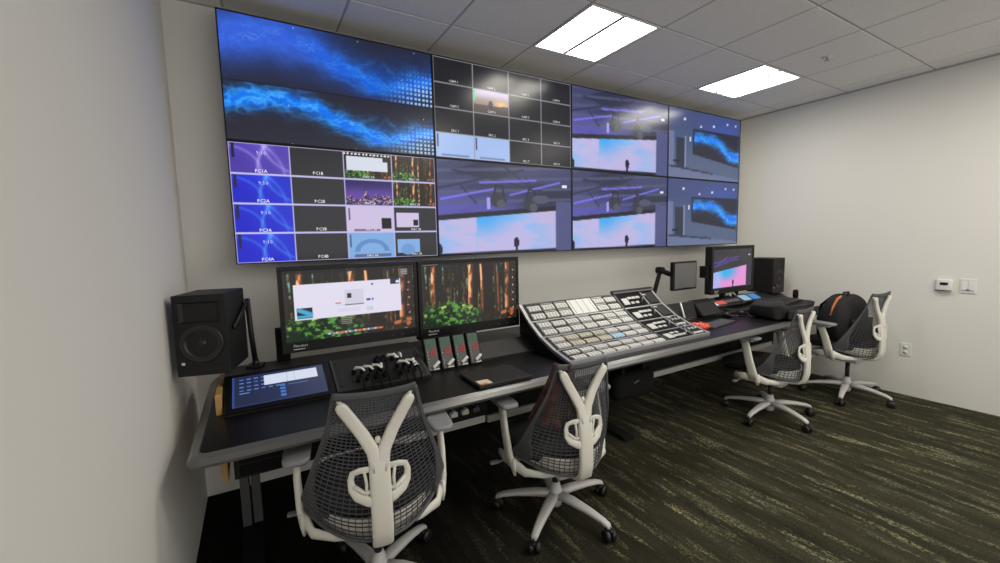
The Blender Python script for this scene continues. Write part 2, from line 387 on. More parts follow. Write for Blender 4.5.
def lobby(u, v):
    c = mixf(S(84, 98, 128)*np.ones(u.shape+(3,)), S(62, 80, 122), sm(.2, .9, v))
    c = mixf(c, S(66, 78, 122), (v > .72+.06*(u-.3)).astype(float)); c = mixf(c, S(60, 90, 190), .5*np.exp(-((u-.75)/.3)**2-((v-.8)/.15)**2))
    c = rect(c, u, v, 0, .07, .18, .66, S(108, 118, 158)); c = rect(c, u, v, .10, .20, .15, .58, S(46, 52, 72)); c = rect(c, u, v, .205, .225, .1, .62, S(130, 140, 175)); c = rect(c, u, v, .06, .14, .22, .25, S(28, 32, 46))
    c = mixf(c, S(104, 116, 150), (v < .16-.12*u).astype(float)); c = mixf(c, S(52, 60, 84), ((v < .06+.12*(1-u)) & (v > .03+.12*(1-u)) & (u < .6)).astype(float))
    lo = .36-.20*(u-.33); hi = .74+.02*(u-.33)
    ins = sm(.305, .315, u)*sm(.995, .985, u)*sm(-.006, .006, v-lo)*sm(.006, -.006, v-hi)
    q = nebula(np.clip((u-.33)/.80, 0, 1), np.clip((v-lo)/(hi-lo), 0, 1), False, 2, 1.6)
    q = mixf(q, S(36, 38, 62), ((u < .335) | (v < lo+.03) | (v > hi-.03)).astype(float))
    c = c*(1-ins[..., None])+q*ins[..., None]
    for a, b in ((.2, .86), (.42, .79), (.6, .83), (.8, .9), (.93, .9)): c = ell(c, u, v, a, b, .013, .016, S(205, 222, 250))
    c = rect(c, u, v, .27, .29, .55, .62, S(210, 215, 235))
    return c
def bloom(u, v, a, b):
    c = mixf(np.asarray(a)*np.ones(u.shape+(3,)), np.asarray(b), sm(.2, .9, u*.6+v*.4)*.6)
    for cu, cv, r in ((-.05, .1, .55), (-.1, -.1, 1.0), (1.3, 1.1, .75), (1.5, .2, 1.05)):
        d = np.hypot((u-cu), (v-cv)*.7)-r; c = mixf(c, np.clip(np.asarray(b)*1.5+.12, 0, 1), np.exp(-(d/.03)**2)*.55); c = mixf(c, np.asarray(a)*.75, sm(0, .25, -d)*.3)
    return c
def tiles(u, v, fn, border, bw):
    i = np.clip((u*4).astype(int), 0, 3); j = np.clip(((1-v)*4).astype(int), 0, 3); tu = u*4-i; tv = 1-((1-v)*4-j)
    c = np.zeros(u.shape+(3,))
    for a in range(4):
        for b in range(4):
            mk = (i == a) & (j == b)
            if mk.any(): c[mk] = fn(a, b, tu[mk], tv[mk])
    e = (np.minimum(tu, 1-tu) < bw) | (np.minimum(tv, 1-tv) < bw*1.6)
    return mixf(c, np.asarray(border), e.astype(float))
def multi_blue(u, v):
    def fn(a, b, x, y):
        if a == 0: 
            c = bloom(x, y, *((S(84, 62, 190), S(120, 105, 225)) if b == 0 else (S(16, 28, 226), S(45, 95, 245))))
            return rect(c, x, y, .04, .09, .5, .98, S(20, 24, 60))
        c = S(42, 43, 48)*np.ones(x.shape+(3,))
        if a == 2 and b == 0:
            c = forest(x, y, 2, .4); c = rect(c, x, y, 0, 1, .87, .96, S(25, 25, 25)); c = mixf(c, S(235, 235, 235), ((y > .88) & (y < .95) & ((x*13) % 1 < .5)).astype(float)); c = rect(c, x, y, .05, .9, .33, .83, S(215, 222, 235)); c = rect(c, x, y, .8, .92, .68, .84, S(40, 40, 60))
        if a == 2 and b == 1:
            c = mixf(S(42, 30, 96)*np.ones(x.shape+(3,)), S(96, 66, 160), sm(.9, .4, y)); h = .22+.25*N1(np.floor(x*14)*3.3, x*0)+.35*np.exp(-((x-.4)/.04)**2)
            sk = mixf(S(60, 45, 95)*np.ones(x.shape+(3,)), S(205, 165, 185), sm(.5, .62, fbm(N2, x*40, y*26))); c = mixf(c, np.zeros(3), (y < h).astype(float))+sk*(y < h)[..., None]
        if a == 2 and b == 2: c = S(206, 192, 226)*np.ones(x.shape+(3,)); c = rect(c, x, y, .04, .07, .45, .92, S(90, 80, 120)); c = rect(c, x, y, .72, .95, .12, .55, S(14, 14, 20)); c = rect(c, x, y, .14, .7, .03, .13, S(120, 110, 150))
        if a == 2 and b == 3: 
            c = S(128, 172, 226)*np.ones(x.shape+(3,)); d = np.hypot((x-.5), (y-.25)*.75); c = mixf(c, S(96, 140, 200), ((d > .26) & (d < .37) & (y > .25)).astype(float)); c = rect(c, x, y, .12, .9, .05, .16, S(90, 110, 150)); c = rect(c, x, y, .04, .07, .45, .92, S(70, 90, 130))
        if a == 3 and b < 2: c = forest(x, y, 5+b, .5)
        if a == 3 and b == 2: c = rect(c, x, y, .05, .58, .2, .75, S(208, 196, 228)); c = rect(c, x, y, .44, .56, .25, .48, S(14, 14, 20))
        if a == 3 and b == 3: c = rect(c, x, y, .05, .58, .18, .72, S(130, 174, 228)); c = ell(c, x, y, .3, .3, .16, .22, S(110, 155, 212))
        return rect(c, x, y, .22, .85, .03, .16, S(20, 22, 34), .7) if a == 0 else c
    return tiles(u, v, fn, S(196, 190, 235), .016)
def multi_dark(u, v):
    def fn(a, b, x, y):
        c = S(30, 31, 37)*np.ones(x.shape+(3,))
        if a < 2 and b == 3:
            c = S(166, 192, 240)*np.ones(x.shape+(3,)); c = rect(c, x, y, .04, .08, .4, .92, S(70, 84, 120)); return rect(c, x, y, .15, .85, .06, .16, S(120, 140, 180))
        if a == 1 and b == 1:
            c = mixf(S(150, 130, 120)*np.ones(x.shape+(3,)), S(205, 190, 225), sm(.45, .95, y)); c = mixf(c, S(240, 190, 130), np.exp(-((x-.78)/.22)**2-((y-.48)/.16)**2)); c = mixf(c, S(70, 62, 62), (y < .36+.05*x).astype(float)*.85)
            c = rect(c, x, y, .0, .06, .5, .95, S(90, 220, 120)); c = ell(c, x, y, .48, .42, .06, .18, S(70, 45, 70)); return c
        return c
    return tiles(u, v, fn, S(150, 150, 158), .012)
def two_nebula(u, v):
    c = np.zeros(u.shape+(3,)); k = v > .475
    c[k] = nebula(u[k], (v[k]-.475)/.525, True, 0); c[~k] = nebula(u[~k], v[~k]/.475, False, 0)
    return mixf(c, S(18, 20, 34), (np.abs(v-.475) < .006).astype(float))
def desktop(u, v):
    c = forest(u, v, 0); c = mixf(c, S(14, 14, 16), ((v > .955)).astype(float)*.75)
    c = rect(c, u, v, .07, .885, .30, .80, S(226, 222, 240))
    for a in range(4): c = rect(c, u, v, .37, .55, .37+.03*a, .375+.03*a, S(200, 198, 215))
    c = rect(c, u, v, .43, .58, .45, .68, S(210, 208, 226)); c = rect(c, u, v, .45, .485, .56, .63, S(40, 44, 56)); c = rect(c, u, v, .43, .58, .455, .465, S(120, 122, 140)); c = rect(c, u, v, .36, .40, .49, .50, S(225, 90, 100))
    c = rect(c, u, v, .60, .63, .50, .53, S(70, 90, 160)); c = rect(c, u, v, .64, .655, .50, .53, S(80, 100, 210)); c = rect(c, u, v, .64, .66, .73, .75, S(70, 90, 200)); c = rect(c, u, v, .60, .65, .34, .41, S(205, 203, 220))
    c = rect(c, u, v, .80, .875, .72, .81, S(40, 42, 70)); c = ell(c, u, v, .858, .755, .014, .022, S(230, 230, 240))
    c = rect(c, u, v, .085, .195, .32, .47, S(24, 30, 48)); c = rect(c, u, v, .085, .195, .33, .36, S(50, 170, 205)); c = seg(c, u, v, (.10, .44), (.18, .37), .03, S(70, 170, 210))
    c = rect(c, u, v, .88, .95, .85, .95, S(45, 45, 52), .9)
    for a in range(4): c = rect(c, u, v, .89, .945, .86+.025*a, .868+.025*a, S(190, 190, 195))
    c = rect(c, u, v, .36, .70, .145, .285, S(28, 25, 24), .6)
    for a in range(4): c = rect(c, u, v, .40, .48, .18+.028*a, .188+.028*a, S(150, 150, 150))
    du = ((u*60) % 1); dock = ((v > .045) & (v < .075) & (u > .29) & (u < .72)); pal = N1(np.floor(u*60)*7.1, u*0)
    c = mixf(c, S(170, 210, 225), (dock & (du < .8)).astype(float)); c = mixf(c, S(225, 110, 90), (dock & (du < .8) & (pal > .66)).astype(float)); c = mixf(c, S(70, 130, 220), (dock & (du < .8) & (pal < .28)).astype(float))
    for a in range(5): c = ell(c, u, v, .955-.01*(a % 2), .25+.12*a, .008, .012, S(225, 120, 130))
    return c
def woods(u, v):
    c = forest(u, v, 0)
    c = mixf(c, S(16, 14, 13), ((v > .965)).astype(float)*.8); c = rect(c, u, v, .02, .16, .975, .985, S(120, 120, 125)); 
    for a in range(6): c = ell(c, u, v, .963, .18+.13*a, .006, .012, S(225, 190, 170))
    return c
def rightmon(u, v):
    c = mixf(S(44, 44, 50)*np.ones(u.shape+(3,)), S(60, 60, 66), fbm(N1, u*4, v*8))
    for p, q in (((.0, .66), (.35, .72)), ((.0, .56), (.38, .68)), ((.1, .62), (.35, .8)), ((.38, .76), (.65, .8)), ((.4, .70), (.62, .73))): c = seg(c, u, v, p, q, .013, S(105, 75, 190), .85)
    line = .42+.17*u; ins = sm(.006, -.006, v-line)*sm(.02, .03, v)*sm(.85, .84, u)
    sc = mixf(S(232, 150, 215)*np.ones(u.shape+(3,)), S(40, 180, 240), sm(.1, .4, v-.25*np.abs(u-.35))*sm(.75, .3, u)); sc = mixf(sc, S(170, 190, 245), sm(.3, .1, u)*.8)
    c = mixf(c, np.zeros(3), ins)+sc*ins[..., None]
    c = rect(c, u, v, .86, .97, 0, .55, S(50, 48, 70)); c = ell(c, u, v, .5, .14, .022, .06, S(30, 18, 48)); c = rect(c, u, v, .49, .51, .03, .12, S(40, 25, 60)); c = rect(c, u, v, .9, .94, .82, .85, S(225, 225, 240))
    return c
def touch(u, v):
    c = mixf(S(38, 46, 74)*np.ones(u.shape+(3,)), S(58, 64, 92), sm(.2, 1, u)); c = rect(c, u, v, 0, .02, 0, 1, S(50, 74, 140))
    for a in range(6):
        for b in range(4): c = rect(c, u, v, .07+.075*a, .115+.075*a, .86-.125*b, .90-.125*b, S(110, 140, 205) if (a+b) % 3 else S(70, 120, 230), .9)
    c = rect(c, u, v, .33, .92, .58, .92, S(214, 222, 240)); c = rect(c, u, v, .57, .575, .58, .92, S(170, 185, 215)); c = rect(c, u, v, .66, .664, .58, .92, S(180, 192, 220))
    for b in range(4): c = rect(c, u, v, .49, .545, .12+.11*b, .2+.11*b, S(80, 135, 225), .8)
    c = rect(c, u, v, .58, .80, .47, .49, S(120, 150, 205)); c = rect(c, u, v, .07, .17, .40, .43, S(120, 150, 210)); c = rect(c, u, v, .02, .98, .02, .035, S(56, 74, 120))
    return c

def text_geo(s, size):
    cu = bpy.data.curves.new('t', 'FONT'); cu.body = s; cu.size = size; cu.align_x = 'CENTER'; cu.resolution_u = 1
    o = bpy.data.objects.new('t', cu); COL.objects.link(o)
    dg = bpy.context.evaluated_depsgraph_get(); me = bpy.data.meshes.new_from_object(o.evaluated_get(dg))
    V = [v.co.copy() for v in me.vertices]; Fc = [list(p.vertices) for p in me.polygons]
    bpy.data.objects.remove(o); bpy.data.curves.remove(cu); bpy.data.meshes.remove(me)
    return V, Fc
def screen(name, w, h, fn, nx, parent, mtx=None, texts=(), y=0):
    """lit display surface of size w*h centred on x, standing from z=0, facing -y, at depth y"""
    ny = int(nx*h/w); u, v = np.meshgrid((np.arange(nx+1))/nx, np.arange(ny+1)/ny)
    c = np.clip(fn(u.clip(1e-6, 1-1e-6), v.clip(1e-6, 1-1e-6)), 0, 1)
    V = np.stack([(u-.5)*w, 0*u+y, v*h], -1).reshape(-1, 3).tolist()
    I = np.arange((nx+1)*(ny+1)).reshape(ny+1, nx+1)
    Fc = np.stack([I[:-1, :-1], I[:-1, 1:], I[1:, 1:], I[1:, :-1]], -1).reshape(-1, 4).tolist()
    cc = c.reshape(-1, 3); cc = np.where(cc <= .04045, cc/12.92, ((cc+.055)/1.055)**2.4); cols = [cc]
    for (s, tu, tv, size, tc) in texts:
        tV, tF = text_geo(s, size); o = len(V)
        V += [((tu-.5)*w+p.x, y-.0012, tv*h+p.y) for p in tV]; Fc += [[i+o for i in f] for f in tF]
        cols.append(np.tile(np.array(lin(tc)), (len(tV), 1)))
    if mtx is not None: V = [tuple(mtx @ Vector(p)) for p in V]
    me = bpy.data.meshes.new(name); me.from_pydata(V, [], Fc); me.update()
    a = me.color_attributes.new('Col', 'FLOAT_COLOR', 'POINT'); cc = np.concatenate(cols); a.data.foreach_set('color', np.concatenate([cc, np.ones((len(cc), 1))], 1).astype(np.float32).ravel())
    me.materials.append(M['screen']); o = bpy.data.objects.new(name, me); COL.objects.link(o); o.parent = parent
    return o

# ------------------------------------------------------------------ video wall: four by two displays
PW, PH = 4.84/4, 1.3612/2
tx_b = []
for a in range(4):
    for b in range(4):
        if a == 0:
            tx_b += [('9:10', .13, 1-(b+.36)/4, .030, (.8, .82, 1)), ('PC%dA' % (b+1), .125, 1-(b+.95)/4, .026, (1, 1, 1))]
        elif a == 1: tx_b.append(('PC%dB' % (b+1), .375, 1-(b+.92)/4, .026, (1, 1, 1)))
        else: tx_b.append(('MAC %d%s' % (b+1, 'AB'[a-2]), .25*a+.125, 1-(b+.94)/4, .020, (.95, .95, 1)))
tx_c = []
for a in range(4):
    for b in range(4):
        if a < 2 and b == 3: continue
        tx_c.append((('CAM %d' % (a+1+4*b)) if b < 2 else ('SRC %d' % (a+1+4*(b-2))), .25*a+.125, 1-(b+.93)/4, .024, (.9, .9, .92)))
PAN = [(0, 1, two_nebula, 240, (), 'wall display showing two stacked blue smoke pictures, top of the first column'),
       (0, 0, multi_blue, 240, tx_b, 'wall display of tiled feeds with a column of blue lock screens'),
       (1, 1, multi_dark, 180, tx_c, 'wall display of mostly dark tiles with a sunset tile and two pale tiles'),
       (1, 0, stage, 170, (), 'wall display with stage camera view directly under the dark tiled display'),
       (2, 1, stage, 130, (), 'wall display with stage camera view beside the dark tiled display, reflecting the ceiling light'),
       (2, 0, stage, 130, (), 'wall display with stage camera view in the third column, bottom row'),
       (3, 1, lobby, 110, (), 'wall display with blue lobby view at the far top corner touching the ceiling'),
       (3, 0, lobby, 110, (), 'wall display with blue lobby view directly above the far desk monitor')]
for ci, ri, fn, nx, tx, lb in PAN:
    t = thing('wall_display', lb, 'display', (PW*(ci+.5), 0, F+PH*ri))
    g = .0012; m = MB(); bz = .008
    m.bx(-PW/2+g, PW/2-g, .004, .07, g, PH-g)
    for q in ((-PW/2+g, PW/2-g, g, bz), (-PW/2+g, PW/2-g, PH-bz, PH-g)): m.bx(q[0], q[1], 0, .004, q[2], q[3])
    for q in ((-PW/2+g, -PW/2+bz), (PW/2-bz, PW/2-g)): m.bx(q[0], q[1], 0, .004, bz, PH-bz)
    m.build('housing', M['bezel'], t)
    o = screen('screen', PW-2*bz, PH-2*bz, fn, nx, t, None, tx, .003)
    for v_ in o.data.vertices: v_.co.z += bz
    m = MB(); m.bx(-.3, .3, .07, YB-.001, PH/2-.2, PH/2-.14); m.bx(-.3, .3, .07, YB-.001, PH/2+.14, PH/2+.2); m.build('mount_bracket', M['dgrey'], t)

# ------------------------------------------------------------------ control desk
DZ = .76
desk = thing('control_desk', 'long black control desk with pale sloping front edge under the video wall', 'desk', (2.4, -.6, 0))
def D(mb, name, m_, par=None, lab=None): return mb.build(name, m_, par or desk, (2.4, -.6, 0), lab)
XD0, XD1 = -.165, 4.98
def rr(x0, x1, y0, y1, r, n=6):
    P = []
    for cx, cy, a0 in ((x1-r, y1-r, 0), (x0+r, y1-r, 90), (x0+r, y0+r, 180), (x1-r, y0+r, 270)):
        P += [(cx+r*math.cos(math.radians(a0+90*k/n)), cy+r*math.sin(math.radians(a0+90*k/n))) for k in range(n+1)]
    return P
def loft(mb, loops):
    n = len(loops[0][0]); V = []; Fc = []
    for P, z in loops: V += [(x, y, z) for x, y in P]
    k = len(loops)
    Fc = [[i*n+j, i*n+(j+1) % n, (i+1)*n+(j+1) % n, (i+1)*n+j] for i in range(k-1) for j in range(n)]
    Fc += [list(range(n))[::-1], [(k-1)*n+j for j in range(n)]]
    mb.add(V, Fc); return mb
# grey edge frame with sloping bullnose; black work surface laid on it
def outline(i, r):                                     # desk outline inset by i: rounded at the oak end, corner cut away at the far end
    P = [q for q in rr(XD0+i, XD1-i, -1.058+i, .02-min(i, .005), r)]
    n = len(P)//4
    return P[:3*n]+[(4.09-i*.3+.04*k, -1.058+i+k*k*.0016) for k in range(0, 5)]+[(4.98-i, -.74+i*.9)]
ee = [(outline(.030, .05), DZ-.043), (outline(.004, .05), DZ-.040), (outline(0, .05), DZ-.028), (outline(.014, .045), DZ-.012), (outline(.036, .03), DZ-.001)]
D(loft(MB(), ee), 'edge_band', M['edge'], lab='pale grey sloping front edge')
D(loft(MB(), [(outline(.040, .028), DZ-.002), (outline(.040, .028), DZ+.001)]), 'work_surface', M['desk'])
# sloping riser behind the work surface
RY, RZ = -.695, .772
def riser(x0, x1, y0=RY, y1=-.47, z1=.875): return MB().prism([(y0, DZ), (y0, DZ+.012), (y1, z1), (-.30, z1), (-.30, DZ)], x0, x1, 'x')
D(riser(-.07, .862), 'riser', M['riser']); D(riser(.862, 1.66, -.59, -.46, .838), 'riser', M['riser']); D(riser(3.02, 4.95, -.565, -.40, .86), 'riser', M['riser'])
D(MB().bx(1.66, 3.02, -.36, -.30, DZ, .838), 'riser', M['riser'])
D(MB().bx(-.07, 4.95, -.30, -.02, DZ, .80, .004), 'rear_shelf', M['riser'])
D(MB().bx(-.098, -.074, -.655, -.05, .46, .848, .002), 'end_panel', M['oak'], lab='oak end panel')
# under-desk frame
D(MB().bx(-.03, 4.85, -.62, -.30, .655, DZ-.045), 'underframe', M['matte'])
D(MB().bx(1.215, 4.42, -.634, -.622, .40, .66), 'modesty_panel', M['matte'])
D(MB().bx(1.215, 4.35, -.66, -.635, .405, .447, .004), 'crossbar', M['bar'], lab='pale grey crossbar')
for x in (-.01, 2.36, 4.62):
    g = D(MB().bx(x-.045, x-.004, -.34, -.22, .03, .66, .004), 'leg', M['leg']); D(MB().bx(x+.004, x+.045, -.33, -.23, .03, .66, .004), 'leg_sleeve', M['leg'], None)
    D(MB().prism([(-.70, 0), (-.70, .018), (-.66, .032), (-.34, .042), (-.05, .032), (-.05, 0)], x-.045, x+.045, 'x'), 'foot', M['matte'])

# under-desk rack gear
t = thing('rack_unit', 'black equipment rack with two white lights slung under the oak-panel end of the desk', 'equipment rack', (.4, -.5, .47))
m = MB(); m.bx(-.45, .43, -.185, .19, 0, .178, .003); m.build('case', M['black'], t)
for z in (.035, .09, .145): MB().bx(-.43, .42, -.192, -.184, z-.022, z+.022, .002).build('faceplate', M['matte'], t)
for x in (-.435, -.41): MB().lathe([(.006, 0), (.006, .004), (.001, .006)], (x, -.191, .10), 'y', 10).build('indicator_light', M['white'], t)
MB().bx(-.30, .05, -.197, -.19, .128, .132).build('handle', M['alu'], t)
t = thing('patch_unit', 'black patch unit with four white connectors hanging under the desk between the front two chairs', 'equipment box', (1.02, -.5, .47))
MB().bx(-.18, .18, -.185, .19, 0, .178, .003).build('case', M['black'], t)
for k in range(4):
    x = -.11+.068*k; c = MB(); c.bx(x-.020, x+.020, -.215, -.185, .045, .070, .003); c.bx(x-.008, x+.008, -.222, -.19, .070, .083, .002); c.build('connector', M['white'] if k < 3 else M['leg'], t)
t = thing('hanging_box', 'rounded black box with a small pale mark hanging under the desk below the big switcher', 'equipment box', (2.36, -.715, .33))
MB().box((0, 0, .105), (.40, .10, .19), None, .045, 4).build('case', M['matte'], t)
MB().box((-.01, -.052, .135), (.05, .004, .012), (0, -.25, 0), .001).build('badge', M['leg'], t)
for x in (-.105, .105): MB().bx(x-.015, x+.015, -.02, .045, .19, .383).build('hanger', M['matte'], t)

# ------------------------------------------------------------------ touchscreen & plug panel & paint panels
SL = math.atan2(.875-RZ, -.47-RY)                       # slope of the riser face
def on_riser(x, s, lift=0):                            # point on the sloping face at distance s up the slope
    return Vector((x, RY+s*math.cos(SL)-lift*math.sin(SL), RZ+s*math.sin(SL)+lift*math.cos(SL)))
def slope_root(name, label, cat, x, s, group=None): return thing(name, label, cat, on_riser(x, s, .0005), 0, group, (SL, 0, 0))
# local frame on the slope: x along the desk, y up the slope, z out of it
t = slope_root('touchscreen', 'lit blue touchscreen set into the sloping riser above the oak end panel', 'touchscreen', .155, .0)
m = MB(); m.bx(-.222, .222, -.008, .236, 0, .011, .003); m.build('housing', M['bezel'], t)
screen('screen', .385, .200, touch, 160, t, Matrix(((1, 0, 0, 0), (0, 0, 1, .014), (0, -1, 0, .0118), (0, 0, 0, 1))))
t = slope_root('plug_panel', 'charcoal panel crowded with black and white plugs beside the touchscreen', 'patch panel', .617, .0)
MB().bx(-.233, .233, -.008, .236, 0, .010, .002).build('faceplate', M['riser'], t)
for sx in (-.226, .226): MB().bx(sx-.004, sx+.004, -.004, .232, .010, .013).build('side_rail', M['dgrey'], t)
for sx in (-.205, .205):
    for k in range(4): MB().lathe([(.004, 0), (.004, .002), (.001, .003)], (sx, .03+.055*k, .010), 'z', 8).build('screw', M['black'], t)
MB().bx(-.06, .08, .005, .09, .010, .014, .002).build('blank_plate', M['matte'], t)
def plug(x, y, white=True, lean=.5):
    p = MB(); p.lathe([(.011, 0), (.012, .010), (.010, .026), (.0085, .03)], (x, y, .010), 'z', 12); o = p.build('plug', M['black'], t)
    if white:
        q = MB(); q.tube([(x, y, .034), (x+.008, y-.004, .05), (x+.028*lean+.012, y-.022, .060), (x+.045*lean+.016, y-.040, .052)], [.007, .0075, .006, .005], 8); q.build('white_sleeve', M['white'], o)
    else:
        q = MB(); q.tube([(x, y, .034), (x+.01, y-.008, .055), (x+.016, y-.05, .045), (x+.012, y-.085, .02)], [.006, .006, .005, .005], 8); q.build('boot', M['matte'], o)
for k in range(4): plug(-.135+.042*k, .105, True, .6 if k < 3 else -.3); plug(-.125+.042*k, .045, False)
for k in range(5): plug(-.015+.030*k, .165, k > 1, .8 if k < 3 else -.2)
for k in range(3): plug(.085+.038*k, .100, True, .8 if k < 2 else -.4); plug(.09+.036*k, .045, False)
MB().bx(.175, .20, .085, .095, .010, .016, .001).build('release_tab', M['white'], t)

PAINT = ['camera control panel with red digits nearest the plug panel, first of the four', 'camera control panel with red digits, second of the four from the plug panel',
         'camera control panel with red digits, third of the four from the plug panel', 'camera control panel with red digits nearest the switcher, fourth from the plug panel']
def paint_panel(x, lb):
    t = thing('camera_remote', lb, 'control panel', (x, -.628, DZ+.001), 0, None, (math.radians(-21), 0, 0))
    MB().bx(-.040, .040, 0, .030, .0, .195, .004).build('housing', M['matte'], t)
    MB().bx(-.033, .033, -.0025, .001, .010, .186, .001).build('faceplate', M['paintface'], t)
    MB().bx(-.030, .028, -.004, -.002, .135, .180).build('label_area', M['green'], t)
    for r in range(3):
        for c in range(3):
            if (r, c) != (2, 0): MB().bx(-.008+.013*c, .002+.013*c, -.0055, -.002, .088+.016*r, .100+.016*r, .0008).build('red_key', M['red'], t)
    for r in range(6): MB().lathe([(.0038, 0), (.0035, .005), (.001, .006)], (-.026, -.003, .018+.019*r), 'y', 8).build('knob', M['chrome'], t)
    MB().box((.014, -.009, .040), (.017, .012, .05), (0, .95, 0), .004, 3).build('joystick_lever', M['white'], t)
    MB().bx(-.004, .030, -.005, -.002, .012, .018).build('caption_strip', M['white'], t)
for k in range(4): paint_panel(.905+.0875*k, PAINT[k])

# ------------------------------------------------------------------ desk monitors
def monitor(name_label, xc, y, w, z0, h, fn, nx, mounts, bt=.022, bb=.07, depth=.07, stand=None, cap='MSTUDIO'):
    t = thing('monitor', name_label, 'monitor', (xc, y, z0))
    m = MB(); m.bx(-w/2, w/2, .006, depth, 0, h, .006)
    s = bt; m.bx(-w/2, w/2, 0, .008, 0, bb, .002); m.bx(-w/2, w/2, 0, .008, h-bt, h, .002); m.bx(-w/2, -w/2+s, 0, .008, bb, h-bt, .001); m.bx(w/2-s, w/2, 0, .008, bb, h-bt, .001)
    m.build('housing', M['bezel'], t)
    o = screen('screen', w-2*s, h-bt-bb, fn, nx, t, None, (), .004)
    for v_ in o.data.vertices: v_.co.z += bb
    V, Fc = text_geo('Flanders', .020); b = MB(); b.add([(p.x-w/2+.085, -.0005, p.y+bb*.52) for p in V], Fc)
    b.bx(-w/2+.05, -w/2+.105, -.0006, .0002, bb*.28, bb*.34)
    b.build('badge_lettering', M['white'], t)
    for k in range(3): MB().lathe([(.005, 0), (.005, .003), (.001, .004)], (w/2-.04-.06*k, 0, bb*.45), 'y', 8).build('button', M['dgrey'], t)
    for mx in mounts:
        MB().bx(mx-.032, mx+.032, .071, .125, -z0+.876, .12, .004).build('mount_post', M['matte'], t)
    return t
MY = -.40
monitor('monitor showing a white window over a forest picture, behind the touchscreen', (.179+.907)/2, MY, .724, .925, .443, desktop, 210, [-.355], .02, .055)
monitor('monitor showing only a forest picture, behind the four camera control panels', (.912+1.615)/2, MY, .702, .902, .465, woods, 200, [-.305], .02, .06)
m3 = monitor('monitor with cyan and pink stage picture at the far end of the desk', 4.075, -.42, .70, .925, .448, rightmon, 110, [], .03, .05)
b = MB(); b.bx(-.16, .16, .01, .09, -.064, -.045, .004); b.bx(-.13, -.09, .02, .06, -.05, .03); b.bx(.09, .13, .02, .06, -.05, .03); b.build('stand', M['matte'], m3)
MB().bx(-.40, -.352, .02, .09, .16, .27, .004).build('side_bracket', M['matte'], m3)
for x0 in (-.03, .05):
    c = MB(); c.tube([(x0, .03, .02), (x0-.01, .02, -.01), (x0+.02, .02, -.035), (x0+.06, .03, -.045)], .008, 8); c.build('cable', M['white'], m3)

# small arm-mounted monitor
t = thing('arm_monitor', 'small square dark-screen monitor on a folding arm behind the switcher', 'monitor', (3.14, -.35, DZ))
AX = 3.20-3.12
m = MB(); m.bx(AX+.02, AX+.345, -.030, .008, .238, .492, .006); m.build('housing', M['bezel'], t)
g = MB(); g.bx(AX+.036, AX+.329, -.0325, -.029, .256, .478); g.build('screen', mat('unlit_screen', (.13, .13, .128), .2), t)
m = MB(); m.tube([(-.13, .02, .12), (.0, .03, .425)], .024, 10, True, (1, .6), (1, 0, 0)); m.tube([(.0, .03, .425), (AX+.10, .02, .365)], .022, 10); m.lathe([(.03, -.03), (.03, .03)], (.0, .03, .425), 'y', 14); m.tube([(AX+.1, .02, .365), (AX+.18, .012, .365)], .025, 8)
m.build('arm', M['matte'], t)
MB().tube([(-.13, .02, .079), (-.13, .02, .14)], .028, 12).build('clamp_post', M['matte'], t)

# ------------------------------------------------------------------ loudspeakers
def speaker(label, loc, rz, w=.195, d=.26, h=.345, back=True, bracket=True):
    t = thing('loudspeaker', label, 'loudspeaker', loc, rz)
    c = MB(); c.bx(-w/2, w/2, .008, d, 0, h, .006, 2); c.build('cabinet', M['spk'], t)
    # baffle with a horn recess: frame around the opening and sloping cheeks
    b = MB(); wi, z0, z1 = w/2-.022, h*.66, h*.91
    b.bx(-w/2, w/2, 0, .010, 0, z0, .002); b.bx(-w/2, w/2, 0, .010, z1, h, .002); b.bx(-w/2, -wi, 0, .010, z0, z1); b.bx(wi, w/2, 0, .010, z0, z1); b.build('baffle', M['spk'], t)
    hn = MB(); a = [(-wi, 0, z0), (wi, 0, z0), (wi, 0, z1), (-wi, 0, z1)]; e = [(-.022, .030, (z0+z1)/2-.022), (.022, .030, (z0+z1)/2-.022), (.022, .030, (z0+z1)/2+.022), (-.022, .030, (z0+z1)/2+.022)]
    hn.add([(x, y+.001, z) for x, y, z in a]+e, [[0, 1, 5, 4], [1, 2, 6, 5], [2, 3, 7, 6], [3, 0, 4, 7], [4, 5, 6, 7]]); hn.build('horn', M['spk'], t)
    MB().lathe([(.018, 0), (.017, .004), (.008, .006), (.001, .007)], (0, .029, (z0+z1)/2), 'y', 16).build('tweeter', M['cone'], t)
    zc = h*.40; r = w*.40
    MB().lathe([(r*1.06, -.002), (r*1.06, .004), (r*.98, .006), (r*.93, .001), (r*.86, .006), (r*.80, .002), (r*.35, -.010), (r*.3, -.006), (r*.18, .002), (.001, .004)], (0, 0, zc), 'y', 36).build('woofer', M['cone'], t)
    MB().bx(-w/2+.018, -w/2+.030, -.0015, .001, h*.145, h*.175).build('badge', M['white'], t)
    m = MB(); m.bx(-w/2+.004, w/2-.004, -.0015, .003, .008, h*.115, .001); m.build('bass_port', M['black'], t)
    return t, w, d, h
t, w, d, h = speaker('black loudspeaker on a bracket beside the left wall, above the touchscreen', (-.128, -.615, .934), -.26)
m = MB(); m.lathe([(.014, 0), (.014, .012), (.003, .014)], (w/2, d*.30, h*.55), 'x', 14); m.build('pivot_knob', M['black'], t)
m = MB()
m.tube([(w/2+.010, d*.30, h*.55), (w/2+.010, d*.62, h*.66), (w/2+.012, d*.98, h*.80), (w/2+.012, d*1.05, h*.80)], .016, 6, True, (1.0, .35), (0, 0, 1))
m.tube([(w/2+.012, d*1.0, h*.84), (w/2+.014, d*1.06, h*.30), (w/2+.02, d*1.10, -.04)], .012, 8)
m.build('yoke', M['black'], t)
cR, sR = math.cos(-.26), math.sin(-.26)
